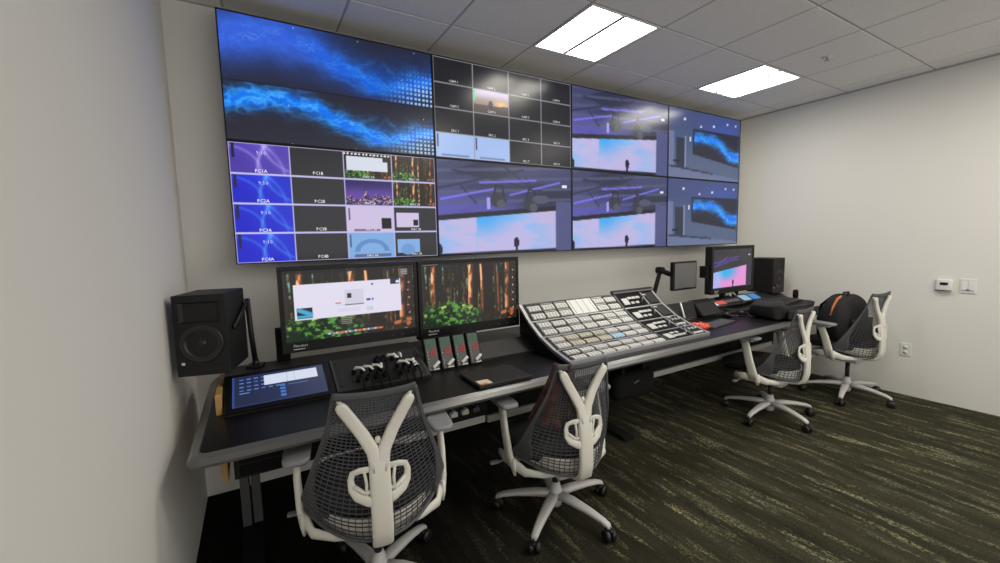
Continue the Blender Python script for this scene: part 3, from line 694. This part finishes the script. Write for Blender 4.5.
bx_ = -.128+cR*(w/2+.02)-sR*(d*1.10); by_ = -.615+sR*(w/2+.02)+cR*(d*1.10)
m = MB(); m.tube([(w/2+.02, d*1.10, -.04+.02), (w/2+.02, d*1.10, .878-.934)], [.014, .016], 10); m.bx(w/2-.015, w/2+.055, d*1.10-.035, d*1.10+.035, .876-.934, .89-.934, .003); m.build('pole', M['black'], t)
speaker('black loudspeaker in the far corner of the desk beside the pink and cyan monitor', (4.83, -.46, .861), 0, .225, .27, .365)

# ------------------------------------------------------------------ production switcher
sw = thing('production_switcher', 'big tilted vision switcher panel covered in pale buttons in the middle of the desk', 'switcher', (2.26, -.69, DZ))
SX0, SX1 = 1.60-2.26, 2.885-2.26
tier = []; yy, zz = -.955+.69, .777-DZ
for a in (13.5, 21.5, 31.5, 41.5):
    A = math.radians(a); L_ = .148; tier.append((yy, zz, A, L_)); yy += L_*math.cos(A); zz += L_*math.sin(A)
ytop, ztop = yy, zz
prof = [(t_[0], t_[1]) for t_ in tier]+[(ytop, ztop)]
body = prof+[(ytop+.03, ztop-.01), (ytop+.03, .002), (prof[0][0]+.05, .002), (prof[0][0], .018)]
MB().prism(body, SX0+.012, SX1-.012, 'x').build('body', M['swface'], sw)
def rail(x):
    m = MB(); m.prism([(p[0], p[1]+.006) for p in prof]+[(ytop+.03, ztop)]+[(ytop+.03, ztop-.03)]+[(p[0], p[1]-.014) for p in prof[::-1]], x-.011, x+.011, 'x'); return m
rail(SX0).build('side_rail', M['alu'], sw); rail(SX1).build('side_rail', M['alu'], sw)
XM = SX0+.665*(SX1-SX0)                                # divider between button section and fader section
XN = SX0+.885*(SX1-SX0)
rail(XM).build('divider_rail', M['dgrey'], sw)
def tpt(k, x, s, lift=0):
    y, z, A, L_ = tier[k]; return (x, y+s*L_*math.cos(A)-lift*math.sin(A), z+s*L_*math.sin(A)+lift*math.cos(A))
for k in range(4):
    m = MB(); A = tier[k][2]; m.box(tpt(k, (SX0+SX1)/2, .985, .002), (SX1-SX0-.02, .010, .006), (A, 0, 0)); m.build('tier_strip', M['alu'] if k < 3 else M['dgrey'], sw)
m = MB(); m.prism([(prof[0][0]-.004, prof[0][1]-.016), (prof[0][0]-.004, prof[0][1]+.006), (prof[0][0]+.008, prof[0][1]+.008), (prof[0][0]+.008, prof[0][1]-.016)], SX0, SX1, 'x'); m.build('front_rail', M['alu'], sw)
def key(k, x, s, wx, ly, mt, name='button', hgt=.008):
    A = tier[k][2]; m = MB(); m.box(tpt(k, x, s, hgt/2), (wx, ly, hgt), (A, 0, 0), .002, 2)
    if wx > .05:                                       # double caps: engraved seams between the four caps of a block
        pass
    return m.build(name, mt, sw)
span = XM-SX0; ncol = 7; PI_ = (span-.045)/ncol
def block(k, x, s, mt, wx=PI_-.016, ly=.046):          # one block of four caps on a common plate
    A = tier[k][2]; m = MB(); m.box(tpt(k, x, s, .002), (wx, ly, .004), (A, 0, 0))
    for q in range(4): m.box(tpt(k, x-wx/2+wx*(q+.5)/4, s-.03, .006), (wx/4-.004, ly-.012, .008), (A, 0, 0), .0015, 1)
    return m.build('button_block', mt, sw)
for k in range(4):
    for r, s in enumerate((.25, .70)):
        for c in range(ncol):
            x = SX0+.030+PI_*(c+.5)
            if k == 3 and 3 <= c <= 4: continue
            mt = 'cap'
            if k == 1 and c in (1, 2, 3): mt = 'capwarm'
            if k == 1 and c == 4 and r == 0: mt = 'capblue'
            block(k, x, s, M[mt])
            MB().box(tpt(k, x, s+.215, .0025), (PI_-.016, .006, .005), (tier[k][2], 0, 0)).build('name_strip', M['alu'] if (c+k) % 3 else M['dgrey'], sw)
# white block in the rear tier, put in for glare on the panel
A = tier[3][2]
m = MB(); m.box(tpt(3, SX0+.030+PI_*4, .50, .004), (PI_*2-.01, .13, .007), (A, 0, 0), .002); m.build('glare_block', M['white'], sw)
for q in range(4): MB().box(tpt(3, SX0+.030+PI_*4-.09+.06*q, .50, .0085), (.003, .12, .003), (A, 0, 0)).build('seam', M['alu'], sw)
# fader / transition section on the other side
for k in range(4):
    x0 = XM+.02; A = tier[k][2]
    m = MB(); m.box(tpt(k, (XM+XN)/2, .5, .001), (XN-XM-.03, .128, .005), (A, 0, 0), .002); m.build('module_plate', M['matte'], sw)
    key(k, x0+.045, .42, .062, .062, M['cap'], 'square_button')
    for q in range(3): key(k, x0+.105+.046*q, .62 if k else .35, .040, .022, M['cap'])
    for q in range(2): key(k, x0+.11+.05*q, .30 if k else .62, .034, .020, M['cap'])
    m = MB(); m.tube([tpt(k, x0+.205, .25, .0), tpt(k, x0+.205, .45, .05)], .005, 8); m.box(tpt(k, x0+.205, .45, .055), (.045, .018, .018), (A, 0, 0), .006, 3); m.build('fader_lever', M['alu'], sw)
    rail_ = MB(); rail_.box(tpt(k, XN, .5, .003), (.012, .14, .008), (A, 0, 0)); rail_.build('module_divider', M['alu'], sw)
    if k >= 2:
        m = MB(); m.box(tpt(k, (XN+SX1)/2, .48, .003), (SX1-XN-.05, .105, .005), (A, 0, 0), .002); m.build('module_display', M['riser'], sw)
    else:
        for q in range(3):
            c_ = tpt(k, XN+.035+.035*q, .62, .0); R_ = Matrix.Rotation(A, 3, 'X'); MB().lathe([(.012, 0), (.011, .018), (.001, .019)], c_, 'z', 14, R_).build('knob', M['alu'], sw)
            key(k, XN+.035+.035*q, .25, .026, .02, M['cap'])
m = MB(); m.box(((XM+SX1)/2, ytop+.006, ztop+.014), (SX1-XM+.03, .032, .022), (.5, 0, 0), .008, 3); m.build('top_bar', M['black'], sw)
MB().box(((XM+SX1)/2, ytop-.008, ztop+.010), (SX1-XM+.02, .010, .008), (.5, 0, 0), .002).build('top_trim', M['alu'], sw)
m = MB(); m.bx(SX0+.03, SX0+.07, prof[1][0]-.02, prof[1][0]+.02, .0015, .05); m.bx(SX1-.07, SX1-.03, prof[1][0]-.02, prof[1][0]+.02, .0015, .05); m.build('foot', M['black'], sw)

# ------------------------------------------------------------------ loose things on the desk
ZS = DZ+.0015
t = thing('laptop', 'closed black laptop with a cream sticker lying near the desk edge', 'laptop', (1.135, -.90, ZS), math.radians(-1))
MB().bx(-.152, .152, -.122, .122, .002, .012, .004, 2).build('base', M['black'], t)
MB().bx(-.152, .152, -.122, .122, .0125, .020, .003, 2).build('lid', M['riser'], t)
s_ = MB().bx(-.138, -.072, -.108, -.045, .0199, .0206).build('sticker', M['sticker'], t)
MB().bx(-.138, -.098, -.108, -.092, .0205, .0209).build('sticker_stripe', M['orange'], s_)
m = MB()
for sx in (-.12, .12):
    for sy in (-.09, .09): m.lathe([(.008, 0), (.008, .003)], (sx, sy, 0), 'z', 10)
m.build('rubber_foot', M['matte'], t)

t = thing('keyboard', 'slim dark grey keyboard on the desk beside the red packet', 'keyboard', (3.28, -.77, ZS), math.radians(8))
MB().bx(-.19, .19, -.06, .06, 0, .012, .004, 2).build('base', M['dgrey'], t)
m = MB()
for r in range(5):
    for c in range(15): m.bx(-.18+.0242*c, -.159+.0242*c, -.053+.0215*r, -.034+.0215*r, .012, .0155)
m.build('keys', M['leg'], t)

t = thing('tablet', 'small black tablet with silver edge propped up behind the red packet', 'tablet', (3.28, -.50, .885), 0, None, (math.radians(-24), 0, math.radians(-14)))
t.location = (3.255, -.55, .784)
MB().bx(-.072, .062, -.001, .012, .0, .145, .005, 3).build('case', M['alu'], t)
MB().bx(-.056, .060, -.003, .000, .004, .142).build('screen', M['bezel'], t)
m = MB(); m.box((0, .022, .03), (.05, .006, .03), (math.radians(65), 0, 0)); m.build('kickstand', M['alu'], t)
t = thing('equipment_case', 'low black wedge-shaped case on the riser between the tablet and the lit red panel', 'case', (3.47, -.60, .7755), 0, None, (math.atan2(.088, .205), 0, 0))
m = MB(); m.prism([(.04, .012), (.0, .02), (.12, .075), (.18, .075), (.18, .008)], -.14, .14, 'x'); m.build('body', M['matte'], t)
m = MB(); m.prism([(.004, .023), (.118, .0755), (.118, .079), (.004, .027)], -.13, .13, 'x'); m.build('lid', M['bag'], t)

t = thing('crumpled_packet', 'crumpled red and white packet at the corner of the switcher', 'packet', (2.995, -.80, ZS))
def lump(u, v, sx=.075, sy=.05, sz=.04):
    a = u*2*PI; b = v*PI; k = 1+.28*math.sin(3*a+2*b)+.15*math.sin(7*a-3*b)+.12*math.cos(5*b+a)
    return (sx*k*math.cos(a)*math.sin(b), sy*k*math.sin(a)*math.sin(b), max(.0005, sz*.55+sz*k*.7*math.cos(b)))
MB().sheet(lump, 26, 14).build('wrapper', M['redpack'], t)
m = MB(); m.sheet(lambda u, v: (-.035+.05*u, -.03+.03*v, .047+.010*math.sin(6*u)*math.cos(5*v)), 6, 5, .002); m.build('white_flap', M['white'], t, (0, 0, 0))

t = thing('tally_console', 'long low panel with a lit red display in front of the far monitor', 'control panel', (3.86, -.485, .835), 0, None, (math.radians(24), 0, 0))
MB().bx(-.23, .23, -.05, .055, 0, .025, .004).build('housing', M['riser'], t)
MB().bx(-.205, -.165, -.03, .025, .024, .0268).build('white_key', M['white'], t)
MB().bx(-.15, -.03, -.02, .03, .024, .0268).build('red_display', M['lcdred'], t)
MB().bx(-.02, .21, -.005, .025, .024, .0268).build('grey_display', M['lcdgrey'], t)
for k in range(5): MB().lathe([(.008, 0), (.008, .012), (.001, .013)], (-.01+.05*k, -.03, .025), 'z', 10).build('knob', M['black'], t)
t = thing('display_keypad', 'black keypad with two lit blue displays in front of the far loudspeaker', 'control panel', (4.25, -.47, .842), 0, None, (math.radians(26), 0, 0))
MB().bx(-.17, .17, -.06, .06, 0, .03, .005).build('housing', M['black'], t)
MB().bx(-.145, -.015, -.04, .045, .029, .0318).build('pale_display', M['lcdpale'], t)
MB().bx(.015, .145, -.04, .045, .029, .0318).build('blue_display', M['lcdblue'], t)

t = thing('headset', 'black headset with coiled cable lying in front of the lit red panel', 'headset', (3.71, -.655, ZS+.0005), math.radians(-12))
for sx in (-.085, .085):
    m = MB(); m.lathe([(.020, 0), (.038, .004), (.040, .02), (.030, .032), (.001, .034)], (sx, 0, .001), 'z', 20); o = m.build('ear_cup', M['matte'], t)
    MB().lathe([(.012, .0335), (.012, .036), (.001, .0362)], (sx, 0, .001), 'z', 12).build('cap', M['alu'], o)
m = MB(); m.tube([(.085*math.cos(a)*1.05, .12*math.sin(a), .03+.02*math.sin(a)) for a in [PI*k/16 for k in range(17)]], .010, 8, True, (.5, 1.2)); m.build('headband', M['black'], t)
m = MB(); m.tube([(-.085+.002*k, -.03-.0016*k+.018*math.sin(k*.9), .012+.012*abs(math.cos(k*.9))) for k in range(60)], .004, 6); m.build('cable', M['matte'], t)
m = MB(); m.tube([(-.10, 0, .02), (-.12, -.05, .03), (-.08, -.10, .025)], .004, 6); m.lathe([(.008, 0), (.01, .012), (.002, .018)], (-.08, -.10, .018), 'z', 10); m.build('boom_microphone', M['dgrey'], t)

def soft(sx, sy, sz, p=.45, wob=.04):
    def f(u, v):
        a = u*2*PI; b = v*PI; sg = lambda x, e: math.copysign(abs(x)**e, x)
        k = 1+wob*math.sin(3*a+4*b)+wob*.7*math.sin(5*a-2*b+1)
        return (sx*k*sg(math.cos(a), p)*sg(math.sin(b), p), sy*k*sg(math.sin(a), p)*sg(math.sin(b), p), sz*(1+sg(math.cos(b), p)*(1+wob*2*math.sin(4*a))))
    return f
t = thing('shoulder_bag', 'black soft equipment bag lying on the far end of the desk', 'bag', (4.03, -.885, ZS), math.radians(-4))
MB().sheet(soft(.275, .15, .072, .4, .04), 44, 22).build('body', M['bag'], t)
m = MB(); m.tube([(.27*math.cos(a), .155*math.sin(a), .112+.006*math.sin(3*a)) for a in [2*PI*k/36 for k in range(37)]], .004, 6); m.build('zip', M['dgrey'], t)
m = MB(); m.tube([(-.20, -.10, .12), (-.12, -.13, .15), (.02, -.12, .158), (.13, -.08, .145), (.2, .0, .125)], .016, 8, True, (.3, 1), (0, 0, 1)); m.build('strap', M['black'], t)
m = MB(); m.sheet(lambda u, v: (-.22+.44*u, -.172-.014*math.sin(PI*u)*math.sin(PI*v), .02+.075*v), 12, 6, .006); m.build('front_pocket', M['bag'], t)
t = thing('desk_microphone', 'short upright black stick with rounded head behind the black bag', 'microphone', (4.62, -.72, ZS))
MB().lathe([(.045, 0), (.045, .012), (.02, .018), (.001, .019)], n=20).build('base', M['black'], t)
MB().tube([(0, 0, .015), (0, 0, .09)], .007, 8).build('stem', M['black'], t)
MB().lathe([(.010, .085), (.022, .09), (.024, .12), (.023, .160), (.016, .172), (.001, .175)], n=18).build('head', M['matte'], t)

# ------------------------------------------------------------------ chairs
def lerp_keys(K, t):
    K = sorted(K); 
    if t <= K[0][0]: return np.array(K[0][1:])
    for a, b in zip(K, K[1:]):
        if t <= b[0]:
            f = (t-a[0])/(b[0]-a[0]); return np.array(a[1:])*(1-f)+np.array(b[1:])*f
    return np.array(K[-1][1:])
def spl(K, t):
    K = sorted(K); xs_ = [k[0] for k in K]; i = 0
    while i < len(K)-2 and t > xs_[i+1]: i += 1
    P = [np.array(k[1:]) for k in K]; p0 = P[max(i-1, 0)]; p1 = P[i]; p2 = P[i+1]; p3 = P[min(i+2, len(K)-1)]
    f = (t-xs_[i])/(xs_[i+1]-xs_[i]); 
    return .5*((2*p1)+(-p0+p2)*f+(2*p0-5*p1+4*p2-p3)*f*f+(-p0+3*p1-3*p2+p3)*f**3)
CEN = [(0, -.262, .412), (.10, -.272, .468), (.22, -.274, .535), (.40, -.265, .635), (.60, -.252, .74), (.80, -.256, .85), (1, -.268, .950)]
EDG = [(0, .258, -.075, .478), (.08, .270, -.072, .512), (.18, .262, -.11, .555), (.40, .222, -.175, .68), (.70, .170, -.235, .83), (1, .140, -.268, .962)]
def back_pt(u, v):                    # u -1..1 across, v 0..1 upward
    c = spl(CEN, v); e = spl(EDG, v); k = abs(u)**2.2
    return Vector((u*e[0], c[0]*(1-k)+e[1]*k, c[1]*(1-k)+e[2]*k))
def make_chair(label, loc, rz, base_rot, dz, arm_dz, fwd):
    t = thing('office_chair', label, 'chair', loc, rz)
    def up(mb, name, mt, par=None, d=0):             # a part of the height-adjusted upper chair
        bmesh.ops.translate(mb.bm, verts=mb.bm.verts[:], vec=(0, fwd, dz+d)); return mb.build(name, mt, par or t)
    # woven suspension web: cells open at the bottom, tighter towards the top
    m = MB(); NU, NV = 24, 42; r = .0023
    vs = [(1.45*(j/NV)-.45*(j/NV)**2) for j in range(NV+1)]
    for j in range(0, NV+1):
        m.tube([back_pt(-1+2*i/24, vs[j]) for i in range(25)], r, 4, False)
    for i in range(1, NU):
        u = -1+2*i/NU; m.tube([back_pt(u, vs[k]) for k in range(0, NV+1, 2)], r*.9, 4, False)
    up(m, 'web_back', M['mesh'])
    # solid rim: wide sides, thin bottom, band at the top
    m = MB()
    for sg in (-1, 1):
        def side(u, v, sg=sg):
            wdt = .055+.17*max(0, 1-abs(v-.10)*3.2)**1.4
            uu = 1-wdt+(wdt+.012)*u; p = back_pt(sg*min(uu, 1), v)
            if uu > 1: p = p+Vector((sg*(uu-1)*.25, (uu-1)*.2, 0))
            return p
        m.sheet(side, 4, 30, .006)
    m.sheet(lambda u, v: back_pt(-1+2*u, .955+.045*v)+Vector((0, 0, .012*v)), 16, 3, .006)
    m.tube([back_pt(-1+2*i/30, 0)+Vector((0, 0, -.003)) for i in range(31)], .007, 8)
    up(m, 'back_rim', M['rim'])
    # flat Y-shaped tower
    m = MB(); Q = dict(n=16, cap=True, up=(1, 0, 0), sq=.55)
    m.tube([(0, -.13, .378), (0, -.21, .382), (0, -.264, .396), (0, -.288, .415), (0, -.300, .47), (0, -.300, .55), (0, -.293, .64), (0, -.285, .715), (0, -.279, .748)], [.034, .035, .036, .036, .037, .037, .0365, .036, .022], flat=(1.0, .40), **Q)
    for sg in (-1, 1):
        m.tube([(sg*.010, -.2915, .68), (sg*.0135, -.286, .715), (sg*.020, -.281, .755), (sg*.050, -.274, .815), (sg*.088, -.275, .880), (sg*.110, -.282, .918), (sg*.118, -.284, .931), (sg*.122, -.285, .937)], [.020, .0225, .0225, .0215, .0205, .020, .016, .007], flat=(1.0, .58), **Q)
        m.tube([(sg*.110, -.278, .920), (sg*.121, -.262, .942)], [.009, .008], 8)
    up(m, 'y_tower', M['chairwhite'])
    # lumbar loop: open ring frame on each side of the tower
    for sg in (-1, 1):
        m = MB(); P = [(sg*.02, -.290, .694), (sg*.066, -.284, .692), (sg*.090, -.278, .684), (sg*.097, -.277, .662), (sg*.094, -.278, .626), (sg*.078, -.286, .600), (sg*.045, -.296, .584), (sg*.02, -.301, .577)]
        m.tube(P, [.010, .010, .010, .010, .012, .014, .017, .018], 12, True, (.55, 1.1), (0, -1, 0), .7)
        m.tube([(sg*.052, -.286, .688), (sg*.046, -.289, .645), (sg*.048, -.295, .59)], .006, 6)
        m.tube([(sg*.02, -.296, .615), (sg*.055, -.290, .612), (sg*.090, -.279, .64)], .008, 6)
        up(m, 'lumbar_loop', M['chairwhite'])
    m = MB(); m.lathe([(.008, -.01), (.011, .0), (.008, .012), (.001, .014)], (0, -.272, .785), 'z', 10); up(m, 'tower_button', M['chairwhite'])
    # seat
    m = MB()
    def seat(u, v):
        a = u*2*PI; q = .62; sg = lambda x: math.copysign(abs(x)**q, x)
        return (.235*sg(math.cos(a))*v, .03+.235*sg(math.sin(a))*v, .478-.02*v**6+.012*v*v-.02*max(0, math.sin(a))*v**3)
    m.sheet(seat, 40, 10, -.045); up(m, 'seat', M['seat'])
    # white seat pan: tray, rear plate behind the web, side rails that carry the arms
    m = MB(); m.box((0, .0, .405), (.34, .30, .022), None, .01, 2)
    m.sheet(lambda u, v: back_pt(-.93+1.86*u, .012+.125*v)+Vector((0, .028, 0)), 24, 4, .006)
    m.sheet(lambda u, v: Vector((-.17+.34*u, -.14-.105*v*(1-(2*u-1)**2*.75), .404+.004*v)), 16, 4, .008)
    for sg in (-1, 1):
        m.tube([(sg*.268, .10, .415), (sg*.272, .02, .425), (sg*.264, -.06, .428), (sg*.235, -.13, .408), (sg*.16, -.17, .396), (sg*.04, -.19, .39)], [.016, .024, .026, .018, .012, .012], 10, True, (1.3, .6), (0, 0, 1))
        m.tube([(sg*.270, -.065, .46), (sg*.272, -.07, .41), (sg*.268, -.075, .375)], [.026, .022, .012], 10, True, (.5, 1), (1, 0, 0))
        m.tube([(sg*.18, .02, .405), (sg*.27, .02, .420)], .018, 8)
    up(m, 'seat_pan', M['chairwhite'])
    m = MB(); m.box((0, -.03, .360), (.13, .26, .07), None, .02, 3); up(m, 'tilt_mechanism', M['chairbase'])
    # arms
    for sg, ad in zip((-1, 1), arm_dz):
        m = MB(); m.tube([(sg*.272, -.045, .415), (sg*.280, -.038, .47), (sg*.286, -.012, .57), (sg*.287, .015, .64+ad), (sg*.285, .035, .668+ad)], [.036, .034, .031, .030, .032], 12, True, (.42, 1.0), (1, 0, 0), .7)
        m.box((sg*.283, .045, .670+ad), (.055, .18, .012), None, .005, 2); a = up(m, 'arm', M['chairwhite'])
        m = MB(); m.sheet(lambda u, v: soft(.050, .148, .013, .40, 0)(u, v), 32, 12)
        bmesh.ops.translate(m.bm, verts=m.bm.verts[:], vec=(sg*.282, .060, .677)); up(m, 'armrest_pad', M['pad'], a, ad)
    m = MB(); m.tube([(-.20, .06, .385), (-.30, .07, .382)], .006, 8); m.box((-.315, .07, .382), (.05, .028, .014), None, .006, 2); up(m, 'lever', M['pad'])
    m = MB(); m.tube([(0, 0, .11), (0, 0, .335+dz)], .016, 14); m.build('gas_cylinder', M['black'], t)
    m = MB(); m.lathe([(.028, .048), (.034, .065), (.038, .125), (.033, .14), (.022, .18), (.001, .18)], n=20); RB = .322/.31
    for k in range(5):
        a = base_rot+2*PI*k/5; ca, sa = math.cos(a)*RB, math.sin(a)*RB
        m.tube([(ca*rr_, sa*rr_, z) for rr_, z in ((.02, .112), (.10, .114), (.20, .104), (.275, .090), (.305, .078), (.313, .066))], [.029, .028, .023, .019, .017, .012], 12, True, (.65, 1.0), (0, 0, 1), .75)
    b = m.build('star_base', M['chairbase'], t)
    for k in range(5):
        a = base_rot+2*PI*k/5; c = Vector((math.cos(a)*.322, math.sin(a)*.322, .030)); R_ = Matrix.Rotation(a+PI/2+.5*math.sin(3*k+loc[0]), 3, 'Z')
        m = MB()
        for off in (-.016, .016): m.lathe([(.006, off-.012), (.026, off-.012), (.0298, off-.006), (.0298, off+.006), (.026, off+.012), (.006, off+.012)], c, 'x', 16, R_)
        m.tube([c+Vector((0, 0, .01)), c+Vector((0, 0, .045))], .010, 8); m.box(c+Vector((0, 0, .022)), (.022, .05, .018), (0, 0, a+PI/2), .006, 2)
        m.build('caster', M['castor'], b)
    return t
R_ = math.radians
CH = [('white and charcoal mesh chair at the desk in front of the touchscreen', (.457, -1.055, 0), -.147, R_(-38), .008, (-.03, 0), .0),
      ('white and charcoal mesh chair with a dark red jacket inside its back', (1.405, -1.052, 0), -.11, R_(69.8), -.062, (.04, .04), .02),
      ('empty white and charcoal mesh chair standing in front of the keyboard and black bag', (3.638, -1.010, 0), .05, R_(38.5), -.056, (.05, .05), .05),
      ('white and charcoal mesh chair holding a backpack beside the right wall', (4.645, -1.157, 0), -.10, R_(49.6), -.004, (0, 0), .06)]
for lb, loc, rz, br, dz, ad, fw_ in CH: make_chair(lb, loc, rz, br-rz, dz, ad, fw_)

# jacket hung inside the second chair's back
lb, loc, rz, br, dz, _, fw_ = CH[1]
def jk(u, v):
    uu = -1.04+.80*u; vv = .40+.615*v
    p = back_pt(max(-1, min(1, uu)), min(vv, 1)); ex = max(0, -1-uu)
    p = p+Vector((-ex*.25, .022+.010*math.sin(9*u+5*v)+.008*math.sin(17*u)+ex*.15, max(0, vv-1)*.55+.006*math.sin(11*u)))
    return p
m = MB().sheet(jk, 30, 24, .014); o = m.build('jacket', M['jacket']); o.location = (loc[0]-math.sin(rz)*fw_, loc[1]+math.cos(rz)*fw_, dz); o.rotation_euler = (0, 0, rz)
tag(o, 'dark reddish patterned jacket hung inside the mesh chair back near the laptop', 'jacket')

# backpack on the fourth chair's seat
lb, loc, rz, br, dz, _, fw_ = CH[3]
c, s = math.cos(rz), math.sin(rz); lx, ly = -.015, -.005+fw_
t = thing('backpack', 'black backpack with an orange stripe sitting on the chair by the right wall', 'backpack', (loc[0]+c*lx-s*ly, loc[1]+s*lx+c*ly, .491), rz-.1)
def bp(u, v):
    x, y, z = soft(.19, .13, .215, .5, .03)(u, v); k = 1-.28*max(0, z-.25)/.2
    return (x*k, y*k+(-.04*z), z)
MB().sheet(bp, 44, 26).build('body', M['bag'], t)
m = MB(); m.sheet(lambda u, v: (-.13+.26*u, -.142+(.02)*0-.02*math.sin(PI*u)*math.sin(PI*v)-.01, .04+.20*v), 10, 8, .012); m.build('front_pocket', M['bag'], t)
m = MB(); m.tube([(-.185, -.02, .26), (-.172, -.03, .34), (-.140, -.04, .405), (-.10, -.045, .424)], .016, 8, True, (.35, 1), (0, -1, 0)); m.build('orange_stripe', M['orange'], t, (0, 0, 0), 'orange stripe')
m = MB(); m.tube([(-.04, -.015, .420), (-.03, -.02, .455), (.03, -.02, .455), (.04, -.015, .420)], .008, 8); m.build('handle', M['black'], t)
for sg in (-1, 1):
    m = MB(); m.tube([(sg*.07, .06, .40), (sg*.09, .125, .33), (sg*.10, .14, .2), (sg*.13, .115, .06)], .022, 8, True, (.35, 1), (0, 1, 0)); m.build('shoulder_strap', M['black'], t)
m = MB(); m.tube([(-.185, -.01, .10), (-.215, -.03, .07), (-.23, -.02, .03)], .006, 6); m.build('strap_end', M['black'], t)

GROUPS = dict(office_chair='mesh office chairs along the desk', wall_display='displays of the video wall', camera_remote='camera control panels in a row on the desk',
              monitor='large desk monitors', ceiling_light='square ceiling lights', loudspeaker='black loudspeakers at the ends of the desk')
for o in list(bpy.data.objects):
    k = o.name.split('.')[0]
    if o.parent is None and k in GROUPS and 'label' in o: o['group'] = GROUPS[k]

# ------------------------------------------------------------------ camera, world, view
cam = bpy.data.cameras.new('camera'); co = bpy.data.objects.new('camera', cam); COL.objects.link(co)
f_px, yaw, pitch, roll = 419.196, .529521, -.0987187, -.0226639
fw = Vector((math.sin(yaw)*math.cos(pitch), math.cos(yaw)*math.cos(pitch), math.sin(pitch)))
r0 = Vector((math.cos(yaw), -math.sin(yaw), 0)); u0 = r0.cross(fw)
cr, sr = math.cos(roll), math.sin(roll); r1 = r0*cr+u0*sr; u1 = u0*cr-r0*sr
co.matrix_world = Matrix(((r1.x, u1.x, -fw.x, .08633), (r1.y, u1.y, -fw.y, -2.7624), (r1.z, u1.z, -fw.z, .10533+F), (0, 0, 0, 1)))
cam.sensor_fit = 'HORIZONTAL'; cam.sensor_width = 36; cam.lens = f_px*36/1000; cam.clip_start = .02
SC.camera = co
w = bpy.data.worlds.new('world'); SC.world = w; w.use_nodes = True
w.node_tree.nodes['Background'].inputs[0].default_value = (1.0, .97, .92, 1); w.node_tree.nodes['Background'].inputs[1].default_value = 1.0  # bright surround added as fill through the open front of the room
vs_ = SC.view_settings; vs_.view_transform = 'Standard'; vs_.look = 'None'; vs_.gamma = 1; vs_.use_curve_mapping = False; vs_.exposure = .42
SC.cycles.use_denoising = True; SC.cycles.max_bounces = 8; SC.cycles.diffuse_bounces = 5; SC.cycles.sample_clamp_indirect = 4
